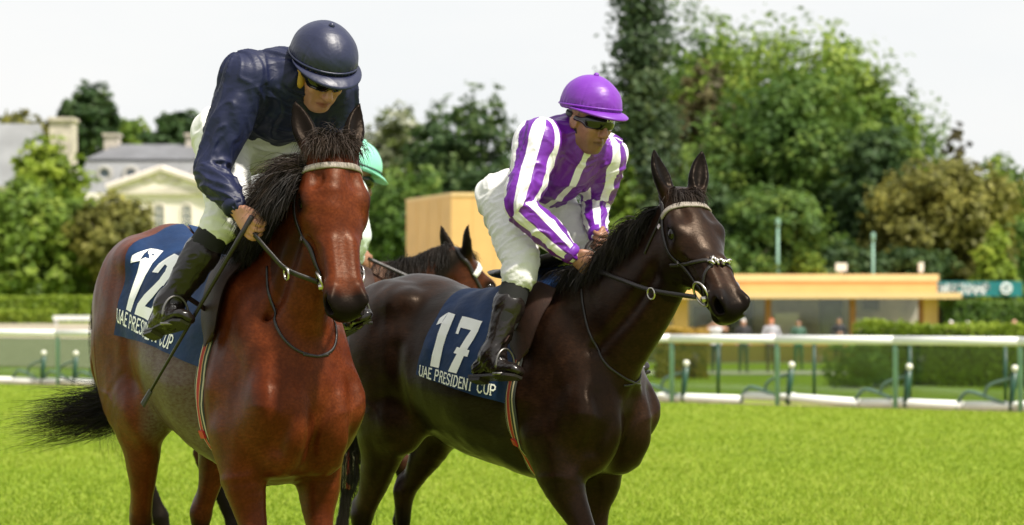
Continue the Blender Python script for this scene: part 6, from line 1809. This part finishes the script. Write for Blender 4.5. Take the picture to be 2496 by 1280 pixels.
# ------------------------------------------------------------------ third horse and rider, behind
F3 = Frame(-.94, 12.3, 105, 1.03)
pose3 = dict(poll=(.70, .03, 1.625), face=wdir(F3, np.array([.52, .38, -.62])), pale=0,
    neck=[(.14, 0, 1.29), (.32, 0, 1.36), (.48, 0.01, 1.44), (.61, .02, 1.53)], nrad=[(.13, .29), (.11, .235), (.09, .180), (.078, .145), (.070, .120)],
    ear=(-.80, .55, .30), earopen=(.5, .8, .2),
    legs=legset(fl=[(.15, .155, .90), (.42, .145, .56), (.40, .145, .28), (.46, .145, .14)], fr=[(.10, -.160, .90), (.08, -.145, .52), (.04, -.145, .24), (.09, -.145, .09)],
                hl=[(-.52, .18, .98), (-.58, .14, .60), (-.44, .14, .27), (-.37, .14, .12)], hr=[(-.66, -.18, 1.02), (-.98, -.15, .74), (-.84, -.15, .36), (-.78, -.15, .18)]))
dock = np.array([-1.10, 0, 1.42])
horse3, SK3, HF3 = make_horse(F3, pose3, 'bay horse with black mane walking behind, head lowered, under the mint capped rider', M_DARKBAY, .013, 31,
    [([dock, dock + np.array([.0, .06, -.12]), dock + np.array([.04, .08, -.45]), dock + np.array([.06, .08, -.80])], 350, .02, .05, .6)],
    dict(n=2200, dir=(-.2, -.75, .0), len=.16, up=.35, g=2.2, curl=.15, spread=.12), dict(n=300, dir=(.75, .45), len=.08, g=1.4))
o = empty('saddle_cloth', F3.o, F3.rz, F3.k); tag(o, 'plain dark blue cloth under the mint capped rider', 'saddle cloth')
saddle_cloth(F3, SK3, o, -.42, .18, 1.12, -.17, 9)
o = empty('saddle', F3.o, F3.rz, F3.k); tag(o, 'small dark racing saddle under the mint capped rider', 'saddle'); saddle(F3, SK3, o, None, .03, 1.12)
girth_band(F3, SK3, o, .07, .07)
H, A, N, B = HF3; o = empty('bridle', F3.o, F3.rz, F3.k); tag(o, 'bridle with white browband on the horse with lowered head', 'bridle')
strap('browband', SK3, [H(.078, -.085, -.088), H(.075, -.03, -.085), H(.088, .02, 0), H(.075, -.03, .085), H(.078, -.085, .088)], .030, .010, M_WHITEWEB, o, 30)
strap('headpiece', SK3, [H(.078, -.085, -.088), H(.0, -.055, -.07), H(-.045, -.04, 0), H(.0, -.055, .07), H(.078, -.085, .088)], .022, .005, M_LEATHER, o, 24)
for s_ in (-1, 1):
    strap('cheekpiece', SK3, [H(.078, -.085, s_ * .088), H(.27, -.128, s_ * .08), H(.455, -.115, s_ * .05)], .017, .005, M_LEATHER, o, 24)
    Q = drape(SK3, [H(.475, -.112, s_ * .06), (.50, s_ * .16, 1.45), (.18, s_ * .12, 1.60)], 24, .010); mb = MB(); ribbon(mb, Q, np.tile([0, s_ * 1.0, .15], (24, 1)), .018, .005, 0); mb.build('rein', M_LEATHER, o, True)
m_mint = satin('mint_silk', (.22, .58, .44), (.30, .68, .52), .45, wrinkle=.10); m_pale = satin('pale_mint_satin', (.62, .72, .68), (.74, .80, .77), .5)
j3 = jockey_root(F3, 'jockey in pale jacket with mint green helmet, mostly hidden behind the bay horse head')
J3 = dict(hipR=(-.22, -.11, 1.83), hipL=(-.22, .11, 1.83), kneeR=(.05, -.235, 1.58), kneeL=(.05, .235, 1.58), ankR=(-.05, -.345, 1.26), ankL=(-.05, .345, 1.26), heelR=(-.12, -.36, 1.18), heelL=(-.12, .36, 1.18), toeR=(.11, -.345, 1.19), toeL=(.11, .345, 1.19),
    shR=(.085, -.17, 1.915), shL=(.085, .17, 1.915), elR=(.105, -.24, 1.70), elL=(.105, .24, 1.70), wrR=(.12, -.13, 1.60), wrL=(.16, .12, 1.58), haR=(.18, -.11, 1.585), haL=(.22, .10, 1.57), palmR=(0, 1, -.2), palmL=(0, -1, -.2),
    head=(.125, 0.0, 2.005), faceF=wdir(F3, np.array([.85, .30, -.38])), faceU=wdir(F3, np.array([.30, .1, .95])))
build_jockey(j3, J3, dict(skin=skin_tan, jacket=m_pale, cuff=m_pale, breeches=m_white, helmet=m_mint, band=M_STRAPBLACK), h=.009, seed=14)
# riding whip of the rider in navy
o = empty('riding_whip', F12.o, F12.rz, F12.k); tag(o, 'long black whip held against the bay horse shoulder by the navy jockey', 'whip')
wt, we = np.array([.435, -.225, 1.70]), F12.on(368, 952, -.37)
MB().tube([wt, wt * .8 + we * .2, wt * .3 + we * .7, we], [.009, .008, .006, .005], 8).build('shaft', M_LEATHER, o, True)
MB().tube([we, we + unit(we - wt) * .07], [.012, .014], 6, flat=.3).build('flap', M_LEATHER, o)
